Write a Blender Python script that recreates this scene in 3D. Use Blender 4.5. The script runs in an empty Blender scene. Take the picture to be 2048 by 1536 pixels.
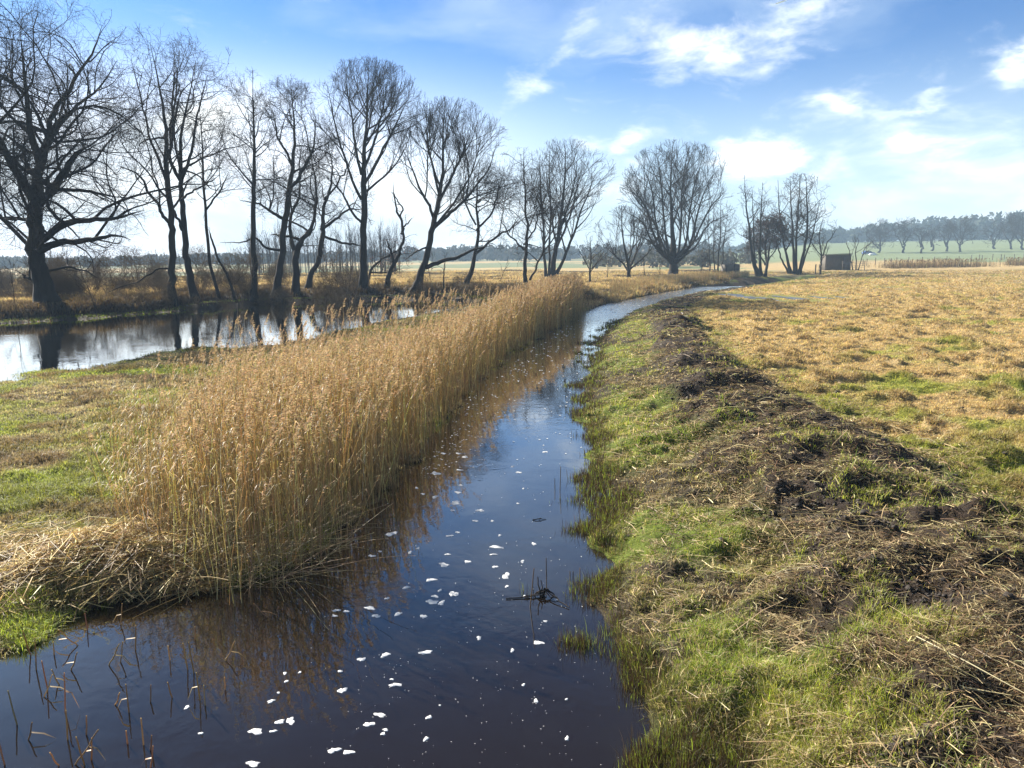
import bpy, math
import numpy as np
from mathutils import Matrix, Vector

SC = bpy.context.scene
COL = SC.collection
PI = math.pi

# ------------------------------------------------------------------ camera
W, H, F = 2048.0, 1536.0, 1518.0
CAM = np.array([0.0, 0.0, 3.3])
PITCH, ROLL = math.atan(253.0 / F), math.radians(0.8)
fwd = np.array([0, math.cos(PITCH), -math.sin(PITCH)])
r0 = np.array([1.0, 0, 0]); u0 = np.array([0, math.sin(PITCH), math.cos(PITCH)])
RT = r0 * math.cos(ROLL) - u0 * math.sin(ROLL)
UP = u0 * math.cos(ROLL) + r0 * math.sin(ROLL)
cd = bpy.data.cameras.new('camera'); cam = bpy.data.objects.new('camera', cd); COL.objects.link(cam)
cd.sensor_width = 36; cd.lens = F / W * 36; cd.clip_start = 0.05; cd.clip_end = 6000
m = Matrix.Identity(4)
for i in range(3):
    m[i][0] = RT[i]; m[i][1] = UP[i]; m[i][2] = -fwd[i]; m[i][3] = CAM[i]
cam.matrix_world = m
SC.camera = cam

def ray(px, py):
    u = (np.asarray(px, float) - W / 2) / F; v = (H / 2 - np.asarray(py, float)) / F
    return fwd + u[..., None] * RT + v[..., None] * UP
def gz(px, py, z=0.0):
    d = ray(px, py); t = (z - CAM[2]) / d[..., 2]
    return CAM + d * t[..., None]
def at(px, py, Y):
    d = ray(px, py); return CAM + d * (np.asarray(Y, float) / d[..., 1])[..., None]

# ------------------------------------------------------------------ world, sun, exposure
SUN_AZ, SUN_EL = math.radians(-45), math.radians(27.5)      # azimuth from +Y, to the left
w = bpy.data.worlds.new('World'); SC.world = w; w.use_nodes = True
nt = w.node_tree; nt.nodes.clear()
class NB:
    def __init__(s, nt): s.nt = nt
    def n(s, t, **k):
        o = s.nt.nodes.new(t)
        for a, b in k.items(): setattr(o, a, b)
        return o
    def put(s, inp, v):
        if isinstance(v, bpy.types.NodeSocket): s.nt.links.new(v, inp)
        elif v is not None: inp.default_value = v
    def math(s, op, a, b=None, c=None, clamp=False):
        o = s.n('ShaderNodeMath', operation=op, use_clamp=clamp)
        s.put(o.inputs[0], a); s.put(o.inputs[1], b); s.put(o.inputs[2], c)
        return o.outputs[0]
    def vmath(s, op, a, b=None, out=0):
        o = s.n('ShaderNodeVectorMath', operation=op)
        s.put(o.inputs[0], a); s.put(o.inputs[1], b)
        return o.outputs[out]
    def mix(s, f, a, b, mode='MIX'):
        o = s.n('ShaderNodeMix', data_type='RGBA', blend_type=mode)
        s.put(o.inputs[0], f); s.put(o.inputs[6], a); s.put(o.inputs[7], b)
        return o.outputs[2]
    def ramp(s, f, lo, hi):
        o = s.n('ShaderNodeMapRange', interpolation_type='SMOOTHSTEP')
        s.put(o.inputs[0], f); o.inputs[1].default_value = lo; o.inputs[2].default_value = hi
        return o.outputs[0]
    def noise(s, vec, scale, detail=6, rough=0.55, dist=0.0, lac=2.0):
        o = s.n('ShaderNodeTexNoise')
        s.put(o.inputs['Vector'], vec); o.inputs['Scale'].default_value = scale
        o.inputs['Detail'].default_value = detail; o.inputs['Roughness'].default_value = rough
        o.inputs['Distortion'].default_value = dist; o.inputs['Lacunarity'].default_value = lac
        return o
b = NB(nt)
tc = b.n('ShaderNodeTexCoord').outputs['Generated']
sky = b.n('ShaderNodeTexSky', sky_type='NISHITA', sun_disc=False, sun_elevation=SUN_EL, sun_rotation=SUN_AZ)
sky.air_density = 1.0; sky.dust_density = 0.35; sky.ozone_density = 2.2; sky.altitude = 0
skyc = b.mix(1.0, sky.outputs[0], (0.26, 0.54, 0.90, 1), 'MULTIPLY')
ov = b.n('ShaderNodeSeparateXYZ'); b.put(ov.inputs[0], tc)
skyc = b.mix(b.ramp(ov.outputs[2], 0.32, 0.62), skyc, b.mix(1.0, skyc, (0.42, 0.38, 0.44, 1), 'MULTIPLY'))
# clouds by direction: soft veils, then separate cumulus at their bearings
sep = b.n('ShaderNodeSeparateXYZ'); b.put(sep.inputs[0], tc)
el = sep.outputs[2]
stretch = b.n('ShaderNodeMapping'); b.put(stretch.inputs[0], tc); stretch.inputs['Scale'].default_value = (1, 1, 2.3)
warp = b.noise(stretch.outputs[0], 3.0, 4, 0.5)
wv = b.vmath('ADD', stretch.outputs[0], b.vmath('MULTIPLY', b.vmath('SUBTRACT', warp.outputs['Color'], (0.5, 0.5, 0.5)), (0.25, 0.25, 0.25)))
veil_n = b.noise(wv, 2.6, 8, 0.56).outputs['Fac']
edge_n = b.noise(wv, 9.0, 10, 0.60, 0.3).outputs['Fac']
soft_n = b.noise(wv, 4.5, 4, 0.5).outputs['Fac']
CLOUDS = [  # px, py, half width px, half height px, tilt deg, strength
 (1350, 75, 110, 40, 10, .6), (1460, 75, 90, 45, -25, .45), (1600, 30, 55, 30, 0, 1.05), (1320, 15, 90, 40, 0, .45),
 (1100, 125, 40, 30, -40, .55), (1245, 278, 62, 26, -8, 1.5), (1505, 330, 88, 40, -5, 1.0), (1470, 300, 50, 35, 0, 1.2), (1555, 300, 38, 34, 0, 1.1),
 (1675, 322, 38, 26, 0, 1.15), (1710, 210, 75, 26, 20, .8), (1825, 210, 45, 14, -4, .95), (1818, 280, 32, 13, -5, .85), (2045, 130, 60, 36, 0, 1.3),
 (1250, 360, 60, 35, 0, 1.0), (1760, 425, 120, 35, 0, 1.5), (1800, 408, 50, 26, 0, 1.4), (1920, 440, 130, 30, 0, 1.4), (1700, 440, 50, 30, 0, .9),
 (400, 235, 150, 60, -12, 1.4), (150, 300, 240, 90, 0, .8), (640, 420, 280, 120, 0, .95), (300, 430, 420, 100, 0, 1.4), (780, 420, 120, 60, 0, .8),
 (1010, 440, 200, 60, 0, .8), (2200, 330, 200, 80, 0, .8), (1650, 380, 200, 60, 0, .35), (1420, 120, 260, 70, -8, .28), (1900, 380, 260, 90, 0, .75), (1950, 190, 260, 120, 0, .40), (1600, 90, 140, 60, -30, .3), (1750, 260, 160, 60, 20, .45), (-300, 200, 300, 120, 0, 1.0)]
wn = b.noise(stretch.outputs[0], 11.0, 7, 0.62)
tcw = b.vmath('ADD', tc, b.vmath('MULTIPLY', b.vmath('SUBTRACT', wn.outputs['Color'], (0.5, 0.5, 0.5)), (0.11, 0.11, 0.075)))
acc = None
for (cx, cy, hw, hh, tl, st) in CLOUDS:
    c = ray(cx, cy); c = c / np.linalg.norm(c)
    ex = ray(cx + hw * math.cos(math.radians(tl)), cy - hw * math.sin(math.radians(tl))); ex = ex / np.linalg.norm(ex) - c
    ey = ray(cx + hh * math.sin(math.radians(tl)), cy - hh * math.cos(math.radians(tl))); ey = ey / np.linalg.norm(ey) - c
    rel = b.vmath('SUBTRACT', tcw, tuple(c))
    a1 = b.vmath('DOT_PRODUCT', rel, tuple(ex / (ex @ ex)), out=1)
    a2 = b.vmath('DOT_PRODUCT', rel, tuple(ey / (ey @ ey)), out=1)
    q = b.math('ADD', b.math('MULTIPLY', a1, a1), b.math('MULTIPLY', a2, a2))
    g = b.math('MULTIPLY', b.math('EXPONENT', b.math('MULTIPLY', q, -0.9)), st)
    acc = g if acc is None else b.math('ADD', acc, g)
acc = b.math('MINIMUM', acc, 1.45)
fine_n = b.noise(wv, 26.0, 8, 0.62).outputs['Fac']
dens = b.math('ADD', b.math('MULTIPLY', acc, 0.80), b.math('ADD', b.math('MULTIPLY', b.math('SUBTRACT', edge_n, 0.5), 1.7), b.math('MULTIPLY', b.math('SUBTRACT', fine_n, 0.5), 1.1)))
cum = b.ramp(dens, 0.18, 1.45)
veil = b.math('MULTIPLY', b.ramp(veil_n, 0.42, 0.75), 0.38)
lowveil = b.math('MULTIPLY', b.ramp(el, 0.26, 0.0), 0.82)
leftglow = b.ramp(b.vmath('DOT_PRODUCT', tc, tuple(Vector((math.sin(SUN_AZ), math.cos(SUN_AZ), 0.05)).normalized()), out=1), 0.55, 0.98)
lowveil = b.math('ADD', lowveil, b.math('MULTIPLY', b.math('MULTIPLY', leftglow, b.ramp(el, 0.30, 0.06)), 0.65), clamp=True)
v2 = b.math('MAXIMUM', veil, lowveil)
veil = b.math('MULTIPLY', veil, b.math('SUBTRACT', 1.0, b.math('MULTIPLY', leftglow, .7)))
v2 = b.math('MAXIMUM', veil, lowveil)
vcol = b.mix(leftglow, (7.2, 8.4, 8.8, 1), (13.5, 13.4, 14.2, 1))
c1 = b.mix(v2, skyc, vcol)
shade = b.ramp(b.math('ADD', b.math('MULTIPLY', soft_n, .6), b.math('MULTIPLY', edge_n, .4)), 0.38, 0.60)
ccol = b.mix(shade, (7.0, 7.8, 8.5, 1), (11.0, 11.1, 10.8, 1))
c2 = b.mix(cum, c1, ccol)
bg = b.n('ShaderNodeBackground'); b.put(bg.inputs[0], c2); bg.inputs[1].default_value = 0.05
wo = b.n('ShaderNodeOutputWorld'); nt.links.new(bg.outputs[0], wo.inputs[0])

sd = bpy.data.lights.new('sun', 'SUN'); sd.energy = 5.0; sd.angle = math.radians(0.53); sd.color = (1.0, 0.93, 0.82)
so = bpy.data.objects.new('sun', sd); COL.objects.link(so)
sdir = Vector((math.sin(SUN_AZ) * math.cos(SUN_EL), math.cos(SUN_AZ) * math.cos(SUN_EL), math.sin(SUN_EL)))
so.rotation_euler = sdir.to_track_quat('Z', 'Y').to_euler(); so.location = (-30, 30, 40)
SC.view_settings.view_transform = 'Standard'; SC.view_settings.look = 'None'
SC.view_settings.exposure = 1.70; SC.view_settings.gamma = 1.0
SC.cycles.max_bounces = 8; SC.cycles.diffuse_bounces = 3; SC.cycles.transmission_bounces = 4
SC.cycles.volume_bounces = 1; SC.cycles.caustics_reflective = False; SC.cycles.caustics_refractive = False
SC.cycles.sample_clamp_indirect = 4.0

# ------------------------------------------------------------------ helpers
RNG = np.random.default_rng(11)
def norm(a): return a / np.maximum(np.linalg.norm(a, axis=-1, keepdims=True), 1e-9)
def sstep(x, a, c):
    t = np.clip((x - a) / (c - a), 0, 1); return t * t * (3 - 2 * t)
def hash2(ix, iy, s):
    n = (ix.astype(np.int64) * 374761393 + iy.astype(np.int64) * 668265263 + s * 1442695041) & 0xFFFFFFFF
    n = ((n ^ (n >> 13)) * 1274126177) & 0xFFFFFFFF
    return ((n ^ (n >> 16)) & 0xFFFFFF) / float(0xFFFFFF)
def vnoise(x, y, s=0):
    ix = np.floor(x); iy = np.floor(y); fx = x - ix; fy = y - iy
    fx = fx * fx * (3 - 2 * fx); fy = fy * fy * (3 - 2 * fy)
    a = hash2(ix, iy, s); c = hash2(ix + 1, iy, s); d = hash2(ix, iy + 1, s); e = hash2(ix + 1, iy + 1, s)
    return (a * (1 - fx) + c * fx) * (1 - fy) + (d * (1 - fx) + e * fx) * fy
def fbm(x, y, o=4, s=0):
    r = np.zeros_like(x, float); a = 0.5; t = 0
    for i in range(o):
        r += a * vnoise(x, y, s + i * 17); t += a; a *= 0.5; x = x * 2.03 + 5.1; y = y * 2.03 + 1.7
    return r / t

def mesh(name, V, Q, mat, col=None, smooth=False, parent=None, T=None):
    me = bpy.data.meshes.new(name)
    V = np.asarray(V, np.float32).reshape(-1, 3)
    Q = np.zeros((0, 4), np.int32) if Q is None else np.asarray(Q, np.int32).reshape(-1, 4)
    T = np.zeros((0, 3), np.int32) if T is None else np.asarray(T, np.int32).reshape(-1, 3)
    me.vertices.add(len(V)); me.vertices.foreach_set('co', V.ravel())
    me.loops.add(Q.size + T.size); me.loops.foreach_set('vertex_index', np.concatenate([Q.ravel(), T.ravel()]))
    me.polygons.add(len(Q) + len(T))
    me.polygons.foreach_set('loop_start', np.concatenate([np.arange(len(Q)) * 4, Q.size + np.arange(len(T)) * 3]).astype(np.int32))
    me.update(calc_edges=True)
    if smooth: me.polygons.foreach_set('use_smooth', np.ones(len(me.polygons), bool))
    if col is not None:
        ca = me.color_attributes.new('Col', 'FLOAT_COLOR', 'POINT')
        c4 = np.ones((len(V), 4), np.float32); c4[:, :3] = col
        ca.data.foreach_set('color', c4.ravel())
    me.materials.append(mat)
    o = bpy.data.objects.new(name, me); COL.objects.link(o)
    if parent is not None: o.parent = parent
    return o
def tag(o, label=None, cat=None, group=None, kind=None):
    if label: o['label'] = label
    if cat: o['category'] = cat
    if group: o['group'] = group
    if kind: o['kind'] = kind
    return o
def empty(name, loc, label, cat, group=None):
    o = bpy.data.objects.new(name, None); COL.objects.link(o); o.location = tuple(map(float, loc))
    o.empty_display_size = 0.3
    return tag(o, label, cat, group)
def dup(root, loc, rz, sc, label=None):
    r = root.copy(); COL.objects.link(r); r.location = tuple(map(float, loc)); r.rotation_euler = (0, 0, rz); r.scale = (sc, sc, sc)
    if label: r['label'] = label
    for ch in root.children:
        c = ch.copy(); COL.objects.link(c); c.parent = r
        for g in ch.children:
            d = g.copy(); COL.objects.link(d); d.parent = c
    return r
class Geo:
    def __init__(s): s.V = []; s.Q = []; s.T = []; s.C = []; s.n = 0
    def add(s, V, Q=None, T=None, C=None):
        V = np.asarray(V, float).reshape(-1, 3)
        if Q is not None: s.Q.append(np.asarray(Q).reshape(-1, 4) + s.n)
        if T is not None: s.T.append(np.asarray(T).reshape(-1, 3) + s.n)
        s.V.append(V)
        if C is not None: s.C.append(np.broadcast_to(C, V.shape))
        s.n += len(V)
    def obj(s, name, mat, parent=None, smooth=False, off=None):
        V = np.concatenate(s.V)
        if off is not None: V = V - np.asarray(off)
        Q = np.concatenate(s.Q) if s.Q else None; T = np.concatenate(s.T) if s.T else None
        C = np.concatenate(s.C) if s.C else None
        return mesh(name, V, Q, mat, C, smooth, parent, T)
    def box(s, lo, hi, C=None):
        (x0, y0, z0), (x1, y1, z1) = lo, hi
        V = [(x0, y0, z0), (x1, y0, z0), (x1, y1, z0), (x0, y1, z0), (x0, y0, z1), (x1, y0, z1), (x1, y1, z1), (x0, y1, z1)]
        s.add(V, [(0, 3, 2, 1), (4, 5, 6, 7), (0, 1, 5, 4), (1, 2, 6, 5), (2, 3, 7, 6), (3, 0, 4, 7)], C=C)
def tubes(P, R, k=3):
    N, S, _ = P.shape
    T = np.gradient(P, axis=1); T = norm(T)
    d = norm(P[:, -1] - P[:, 0])
    ref = np.where(np.abs(d[:, 2:3]) > 0.8, np.array([[1.0, 0.1, 0]]), np.array([[0, 0.1, 1.0]]))[:, None]
    U = norm(np.cross(T, ref)); Vv = np.cross(T, U)
    a = np.arange(k) * 2 * PI / k
    V = P[:, :, None] + R[:, :, None, None] * (np.cos(a)[:, None] * U[:, :, None] + np.sin(a)[:, None] * Vv[:, :, None])
    i = np.arange(N)[:, None, None] * S * k; j = np.arange(S - 1)[None, :, None] * k; c = np.arange(k)[None, None]
    c2 = (c + 1) % k
    Q = np.stack([i + j + c, i + j + c2, i + j + k + c2, i + j + k + c], -1).reshape(-1, 4)
    return V.reshape(-1, 3), Q
def resample(pts, n):
    pts = np.asarray(pts, float)
    # Catmull-Rom through the points
    P = np.vstack([2 * pts[0] - pts[1], pts, 2 * pts[-1] - pts[-2]])
    out = []
    ts = np.linspace(0, len(pts) - 1 - 1e-6, n)
    for t in ts:
        i = int(t); f = t - i; a, b_, c, d = P[i], P[i + 1], P[i + 2], P[i + 3]
        out.append(0.5 * (2 * b_ + (c - a) * f + (2 * a - 5 * b_ + 4 * c - d) * f * f + (3 * b_ - a - 3 * c + d) * f ** 3))
    return np.array(out)

# ------------------------------------------------------------------ materials
def newmat(name):
    mt = bpy.data.materials.new(name); mt.use_nodes = True; mt.node_tree.nodes.clear()
    return mt, NB(mt.node_tree)
def finish(nb, sh):
    o = nb.n('ShaderNodeOutputMaterial'); nb.nt.links.new(sh, o.inputs[0])
def attr(nb): 
    a = nb.n('ShaderNodeAttribute', attribute_name='Col'); return a.outputs['Color']
def plain(name, c, rough=0.8, nscale=8.0, namt=0.35, bump=0.0, stretch=(1, 1, 1), spec=0.3):
    mt, nb = newmat(name)
    g = nb.n('ShaderNodeNewGeometry').outputs['Position']
    mp = nb.n('ShaderNodeMapping'); nb.put(mp.inputs[0], g); mp.inputs['Scale'].default_value = stretch
    no = nb.noise(mp.outputs[0], nscale, 6, 0.6).outputs['Fac']
    cc = nb.mix(no, tuple(x * (1 - namt) for x in c) + (1,), tuple(min(1, x * (1 + namt)) for x in c) + (1,))
    p = nb.n('ShaderNodeBsdfPrincipled'); nb.put(p.inputs['Base Color'], cc); p.inputs['Roughness'].default_value = rough
    p.inputs['Specular IOR Level'].default_value = spec
    if bump:
        bp = nb.n('ShaderNodeBump'); bp.inputs['Strength'].default_value = bump; bp.inputs['Distance'].default_value = 0.03
        nb.put(bp.inputs['Height'], no); nb.put(p.inputs['Normal'], bp.outputs[0])
    finish(nb, p.outputs[0]); return mt
def leafy(name, trans=0.45, rough=0.5, gloss=0.06):
    mt, nb = newmat(name)
    c = attr(nb)
    d = nb.n('ShaderNodeBsdfDiffuse'); nb.put(d.inputs[0], c)
    t = nb.n('ShaderNodeBsdfTranslucent'); nb.put(t.inputs[0], nb.mix(1.0, c, (1.08, 1.06, 0.88, 1), 'MULTIPLY'))
    m1 = nb.n('ShaderNodeMixShader'); m1.inputs[0].default_value = trans
    nb.nt.links.new(d.outputs[0], m1.inputs[1]); nb.nt.links.new(t.outputs[0], m1.inputs[2])
    gl = nb.n('ShaderNodeBsdfGlossy'); gl.inputs['Roughness'].default_value = rough; gl.inputs[0].default_value = (0.9, 0.9, 0.9, 1)
    m2 = nb.n('ShaderNodeMixShader'); m2.inputs[0].default_value = gloss
    nb.nt.links.new(m1.outputs[0], m2.inputs[1]); nb.nt.links.new(gl.outputs[0], m2.inputs[2])
    finish(nb, m2.outputs[0]); return mt
M_GRASS = leafy('grass_blades', 0.52, 0.5, 0.03)
M_STRAW = leafy('dry_straw', 0.3, 0.5, 0.03)
M_REED = leafy('dry_reed', 0.42, 0.45, 0.04)
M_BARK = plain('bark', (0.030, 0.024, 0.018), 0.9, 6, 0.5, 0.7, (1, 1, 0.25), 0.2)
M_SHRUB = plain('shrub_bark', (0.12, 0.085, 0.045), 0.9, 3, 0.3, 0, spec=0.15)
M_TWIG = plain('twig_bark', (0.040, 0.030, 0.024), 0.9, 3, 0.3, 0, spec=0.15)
M_LEAF = leafy('dead_leaves', 0.3, 0.6, 0.02)
M_WOOD = plain('weathered_wood', (0.13, 0.115, 0.095), 0.85, 10, 0.4, 0.3, (1, 1, 0.15))
M_ROOF = plain('roof_sheet', (0.13, 0.13, 0.13), 0.5, 5, 0.2)
M_FOAM = plain('foam', (0.80, 0.80, 0.78), 0.7, 45, 0.2, 0.5)
M_MUD = plain('peat_mud', (0.030, 0.022, 0.016), 0.75, 18, 0.5, 0.5, spec=0.35)
def ground_mat():
    mt, nb = newmat('ground_soil')
    c = attr(nb); g = nb.n('ShaderNodeNewGeometry').outputs['Position']
    n1 = nb.noise(g, 2.2, 8, 0.65).outputs['Fac']; n2 = nb.noise(g, 26, 6, 0.7).outputs['Fac']
    f = nb.math('ADD', nb.math('MULTIPLY', n1, 0.9), nb.math('MULTIPLY', n2, 1.1))
    g2 = nb.n('ShaderNodeCombineColor'); 
    for i in range(3): nb.put(g2.inputs[i], nb.math('MAXIMUM', nb.math('SUBTRACT', f, 0.05), 0.2))
    cc = nb.mix(1.0, c, g2.outputs[0], 'MULTIPLY')
    p = nb.n('ShaderNodeBsdfPrincipled'); nb.put(p.inputs['Base Color'], cc); p.inputs['Roughness'].default_value = 0.9
    p.inputs['Specular IOR Level'].default_value = 0.2
    bp = nb.n('ShaderNodeBump'); bp.inputs['Strength'].default_value = 0.8; bp.inputs['Distance'].default_value = 0.05
    nb.put(bp.inputs['Height'], f); nb.put(p.inputs['Normal'], bp.outputs[0])
    finish(nb, p.outputs[0]); return mt
M_GROUND = ground_mat()
def water_mat():
    mt, nb = newmat('peaty_water')
    g = nb.n('ShaderNodeNewGeometry').outputs['Position']
    mp = nb.n('ShaderNodeMapping'); nb.put(mp.inputs[0], g); mp.inputs['Scale'].default_value = (1, 0.9, 1)
    n1 = nb.noise(mp.outputs[0], 2.4, 3, 0.5, 0.4).outputs['Fac']; n2 = nb.noise(mp.outputs[0], 11, 3, 0.5).outputs['Fac']
    patch = nb.ramp(nb.noise(g, 0.55, 2, 0.5).outputs['Fac'], 0.45, 0.65)
    sx = nb.n('ShaderNodeSeparateXYZ'); nb.put(sx.inputs[0], g)
    breeze = nb.math('MAXIMUM', nb.math('MULTIPLY', nb.ramp(sx.outputs[1], 28.0, 44.0), nb.ramp(sx.outputs[0], -3.0, 2.0)), nb.math('MULTIPLY', patch, 0.25))
    h = nb.math('ADD', nb.math('MULTIPLY', n1, 0.6), nb.math('MULTIPLY', n2, nb.math('ADD', nb.math('MULTIPLY', breeze, 0.8), 0.06)))
    bp = nb.n('ShaderNodeBump'); nb.put(bp.inputs['Strength'], nb.math('ADD', nb.math('MULTIPLY', breeze, 0.55), 0.22)); bp.inputs['Distance'].default_value = 0.02
    nb.put(bp.inputs['Height'], h)
    d = nb.n('ShaderNodeBsdfDiffuse'); d.inputs[0].default_value = (0.012, 0.0085, 0.006, 1)
    gl = nb.n('ShaderNodeBsdfGlossy'); gl.inputs[0].default_value = (.96, .96, .94, 1); nb.put(gl.inputs['Normal'], bp.outputs[0])
    nb.put(gl.inputs['Roughness'], nb.math('ADD', nb.math('MULTIPLY', nb.math('MULTIPLY', nb.ramp(sx.outputs[1], 30.0, 46.0), nb.ramp(sx.outputs[0], -3.0, 2.0)), 0.16), 0.012))
    fr = nb.n('ShaderNodeFresnel'); fr.inputs[0].default_value = 1.333; nb.put(fr.inputs['Normal'], bp.outputs[0])
    mx = nb.n('ShaderNodeMixShader'); nb.put(mx.inputs[0], nb.math('ADD', nb.math('MULTIPLY', fr.outputs[0], 2.0), 0.02, clamp=True))
    nb.nt.links.new(d.outputs[0], mx.inputs[1]); nb.nt.links.new(gl.outputs[0], mx.inputs[2])
    finish(nb, mx.outputs[0]); return mt
M_WATER = water_mat()
M_PUD = plain('puddle_water', (.10, .10, .09), .38, 14, .1, .9, spec=1.0)

# ------------------------------------------------------------------ land: outlines on the water plane
def wpts(l): 
    a = np.array(l, float); return gz(a[:, 0], a[:, 1])[:, :2]
R_EDGE = wpts([(1345, 1536), (1312, 1450), (1262, 1385), (1222, 1290), (1196, 1210), (1190, 1130), (1206, 1060), (1212, 1000), (1196, 930), (1172, 870), (1164, 800), (1178, 750), (1192, 710), (1204, 670), (1228, 647), (1255, 628), (1292, 611), (1340, 597), (1395, 586), (1450, 577), (1520, 568), (1600, 560)])
L_EDGE = wpts([(-420, 1420), (-120, 1345), (30, 1315), (100, 1290), (150, 1245), (260, 1222), (350, 1190), (470, 1160), (600, 1110), (700, 1040), (760, 985), (815, 920), (880, 850), (915, 800), (965, 750), (1010, 715), (1060, 685), (1110, 660), (1160, 628), (1200, 611), (1262, 598), (1330, 584), (1400, 573), (1450, 566), (1520, 559), (1600, 553.5)])
DITCH = np.vstack([[[3.5, -20], [1.6, 0]], R_EDGE, L_EDGE[::-1], [[-9, 2.0], [-12, -20]]])
POND = wpts([(-700, 900), (-250, 815), (0, 765), (80, 745), (150, 742), (230, 722), (330, 706), (400, 694), (480, 700), (560, 690), (640, 672), (720, 655), (800, 638), (880, 622), (960, 608), (900, 598), (800, 600), (700, 602), (640, 604), (560, 606), (480, 611), (400, 618), (300, 627), (200, 636), (100, 642), (0, 647), (-200, 656), (-700, 676)])
def sdf(x, y, poly):
    x = np.asarray(x, float).ravel(); y = np.asarray(y, float).ravel()
    best = np.full(x.shape, 1e18); inside = np.zeros(x.shape, bool)
    A = poly; B = np.roll(poly, -1, 0)
    for (ax, ay), (bx, by) in zip(A, B):
        dx, dy = bx - ax, by - ay; L2 = dx * dx + dy * dy + 1e-12
        t = np.clip(((x - ax) * dx + (y - ay) * dy) / L2, 0, 1)
        best = np.minimum(best, (x - ax - t * dx) ** 2 + (y - ay - t * dy) ** 2)
        c = (ay > y) != (by > y)
        inside ^= c & (x < (bx - ax) * (y - ay) / (by - ay + 1e-12) + ax)
    d = np.sqrt(best); return np.where(inside, -d, d)
def pline(x, y, P, wd):
    best = np.full(x.shape, 1e9); 
    for i in range(len(P) - 1):
        ax, ay = P[i]; dx, dy = P[i + 1] - P[i]
        t = np.clip(((x - ax) * dx + (y - ay) * dy) / (dx * dx + dy * dy), 0, 1)
        d = np.hypot(x - ax - t * dx, y - ay - t * dy) / (wd[i] * (1 - t) + wd[i + 1] * t)
        best = np.minimum(best, d)
    return best
DCY = np.concatenate([[-20], (R_EDGE[:, 1] + 0)]); DCX = np.concatenate([[-4], R_EDGE[:, 0] - 0.8])
SP = np.array([gz(*p, 0.4)[:2] for p in [(2300, 1500), (1960, 1200), (1740, 1020), (1600, 905), (1450, 800), (1395, 735), (1360, 680), (1345, 640), (1335, 612), (1390, 588), (1440, 578), (1520, 568)]])
SPW = [1.6, 1.45, 1.4, 1.4, 1.3, 1.1, 1.0, 1.1, 1.3, 1.3, 1.3, 1.3]
HEAP = gz(225, 1100, 0.3)[:2]
PUDDLES = [(1468, 590, 20, 5), (1528, 596, 13, 5), (1580, 595, 18, 5), (1640, 594, 12, 3), (1686, 594, 10, 3), (1690, 587, 8, 2), (1780, 575, 9, 2), (1737, 575, 5, 1.5)]
PUD = []
for (px, py, hw, hh) in PUDDLES:
    c = gz(px, py, 0.42); PUD.append((c[0], c[1] - .3, abs(gz(px + hw, py, 0.42)[0] - c[0]), abs(gz(px, py - hh, 0.42)[1] - gz(px, py + hh, 0.42)[1]) / 2 * 1.0))
MOUNDS = [(1450, 792, .5, .42), (1345, 800, .5, .34), (1395, 745, .45, .26), (1360, 700, .5, .25), (1340, 660, .5, .25), (1370, 868, .4, .3), (1520, 835, .5, .2), (1405, 930, .28, .22), (1560, 900, .5, .22),
 (1345, 625, .6, .25), (1640, 1010, .5, .22), (1800, 945, .4, .22), (1480, 1075, .35, .2), (1620, 1085, .35, .22), (1920, 1075, .35, .25), (1545, 1195, .22, .22), (1350, 640, .4, .25), (1960, 1150, .4, .2), (1760, 1180, .3, .18), (1620, 940, .4, .2), (1980, 1290, .5, .22), (1250, 1010, .3, .14), (1700, 1330, .35, .16)]
MND = [(*gz(px, py, .4)[:2], a, h) for px, py, a, h in MOUNDS]
def zones(x, y):
    x = np.asarray(x, float); y = np.asarray(y, float)
    jx = x + (fbm(x * 1.3, y * 1.3, 4, 3) - .5) * np.clip(0.9 + 0 * x, 0, .9); jy = y + (fbm(x * 1.3, y * 1.3, 4, 91) - .5) * 0.9
    dd = sdf(jx, jy, DITCH); pm = fbm(x * 0.35, y * 0.35, 4, 40) - .5
    dp = sdf(jx, jy, POND) + pm * 1.1 + (fbm(x * 1.1, y * 1.1, 3, 44) - .5) * 1.3 * (np.hypot(x, y) < 38)
    right = x > np.interp(y, DCY, DCX)
    far = (y > 74) & (x < 60)
    right = right & ~((y > 95) & (x < y * 0.27))
    sp = pline(x, y, SP, SPW) + (fbm(x * 0.8, y * 0.8, 4, 7) - .5) * 0.7
    pud = np.full(x.shape, 9.0)
    for (cx, cy, rx, ry) in PUD:
        pud = np.minimum(pud, np.hypot((x - cx) / rx, (y - cy) / ry) + (vnoise(x * 1.5, y * 1.5, 5) - .5) * 0.9)
    return dd, dp, right, sp, pud
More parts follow.
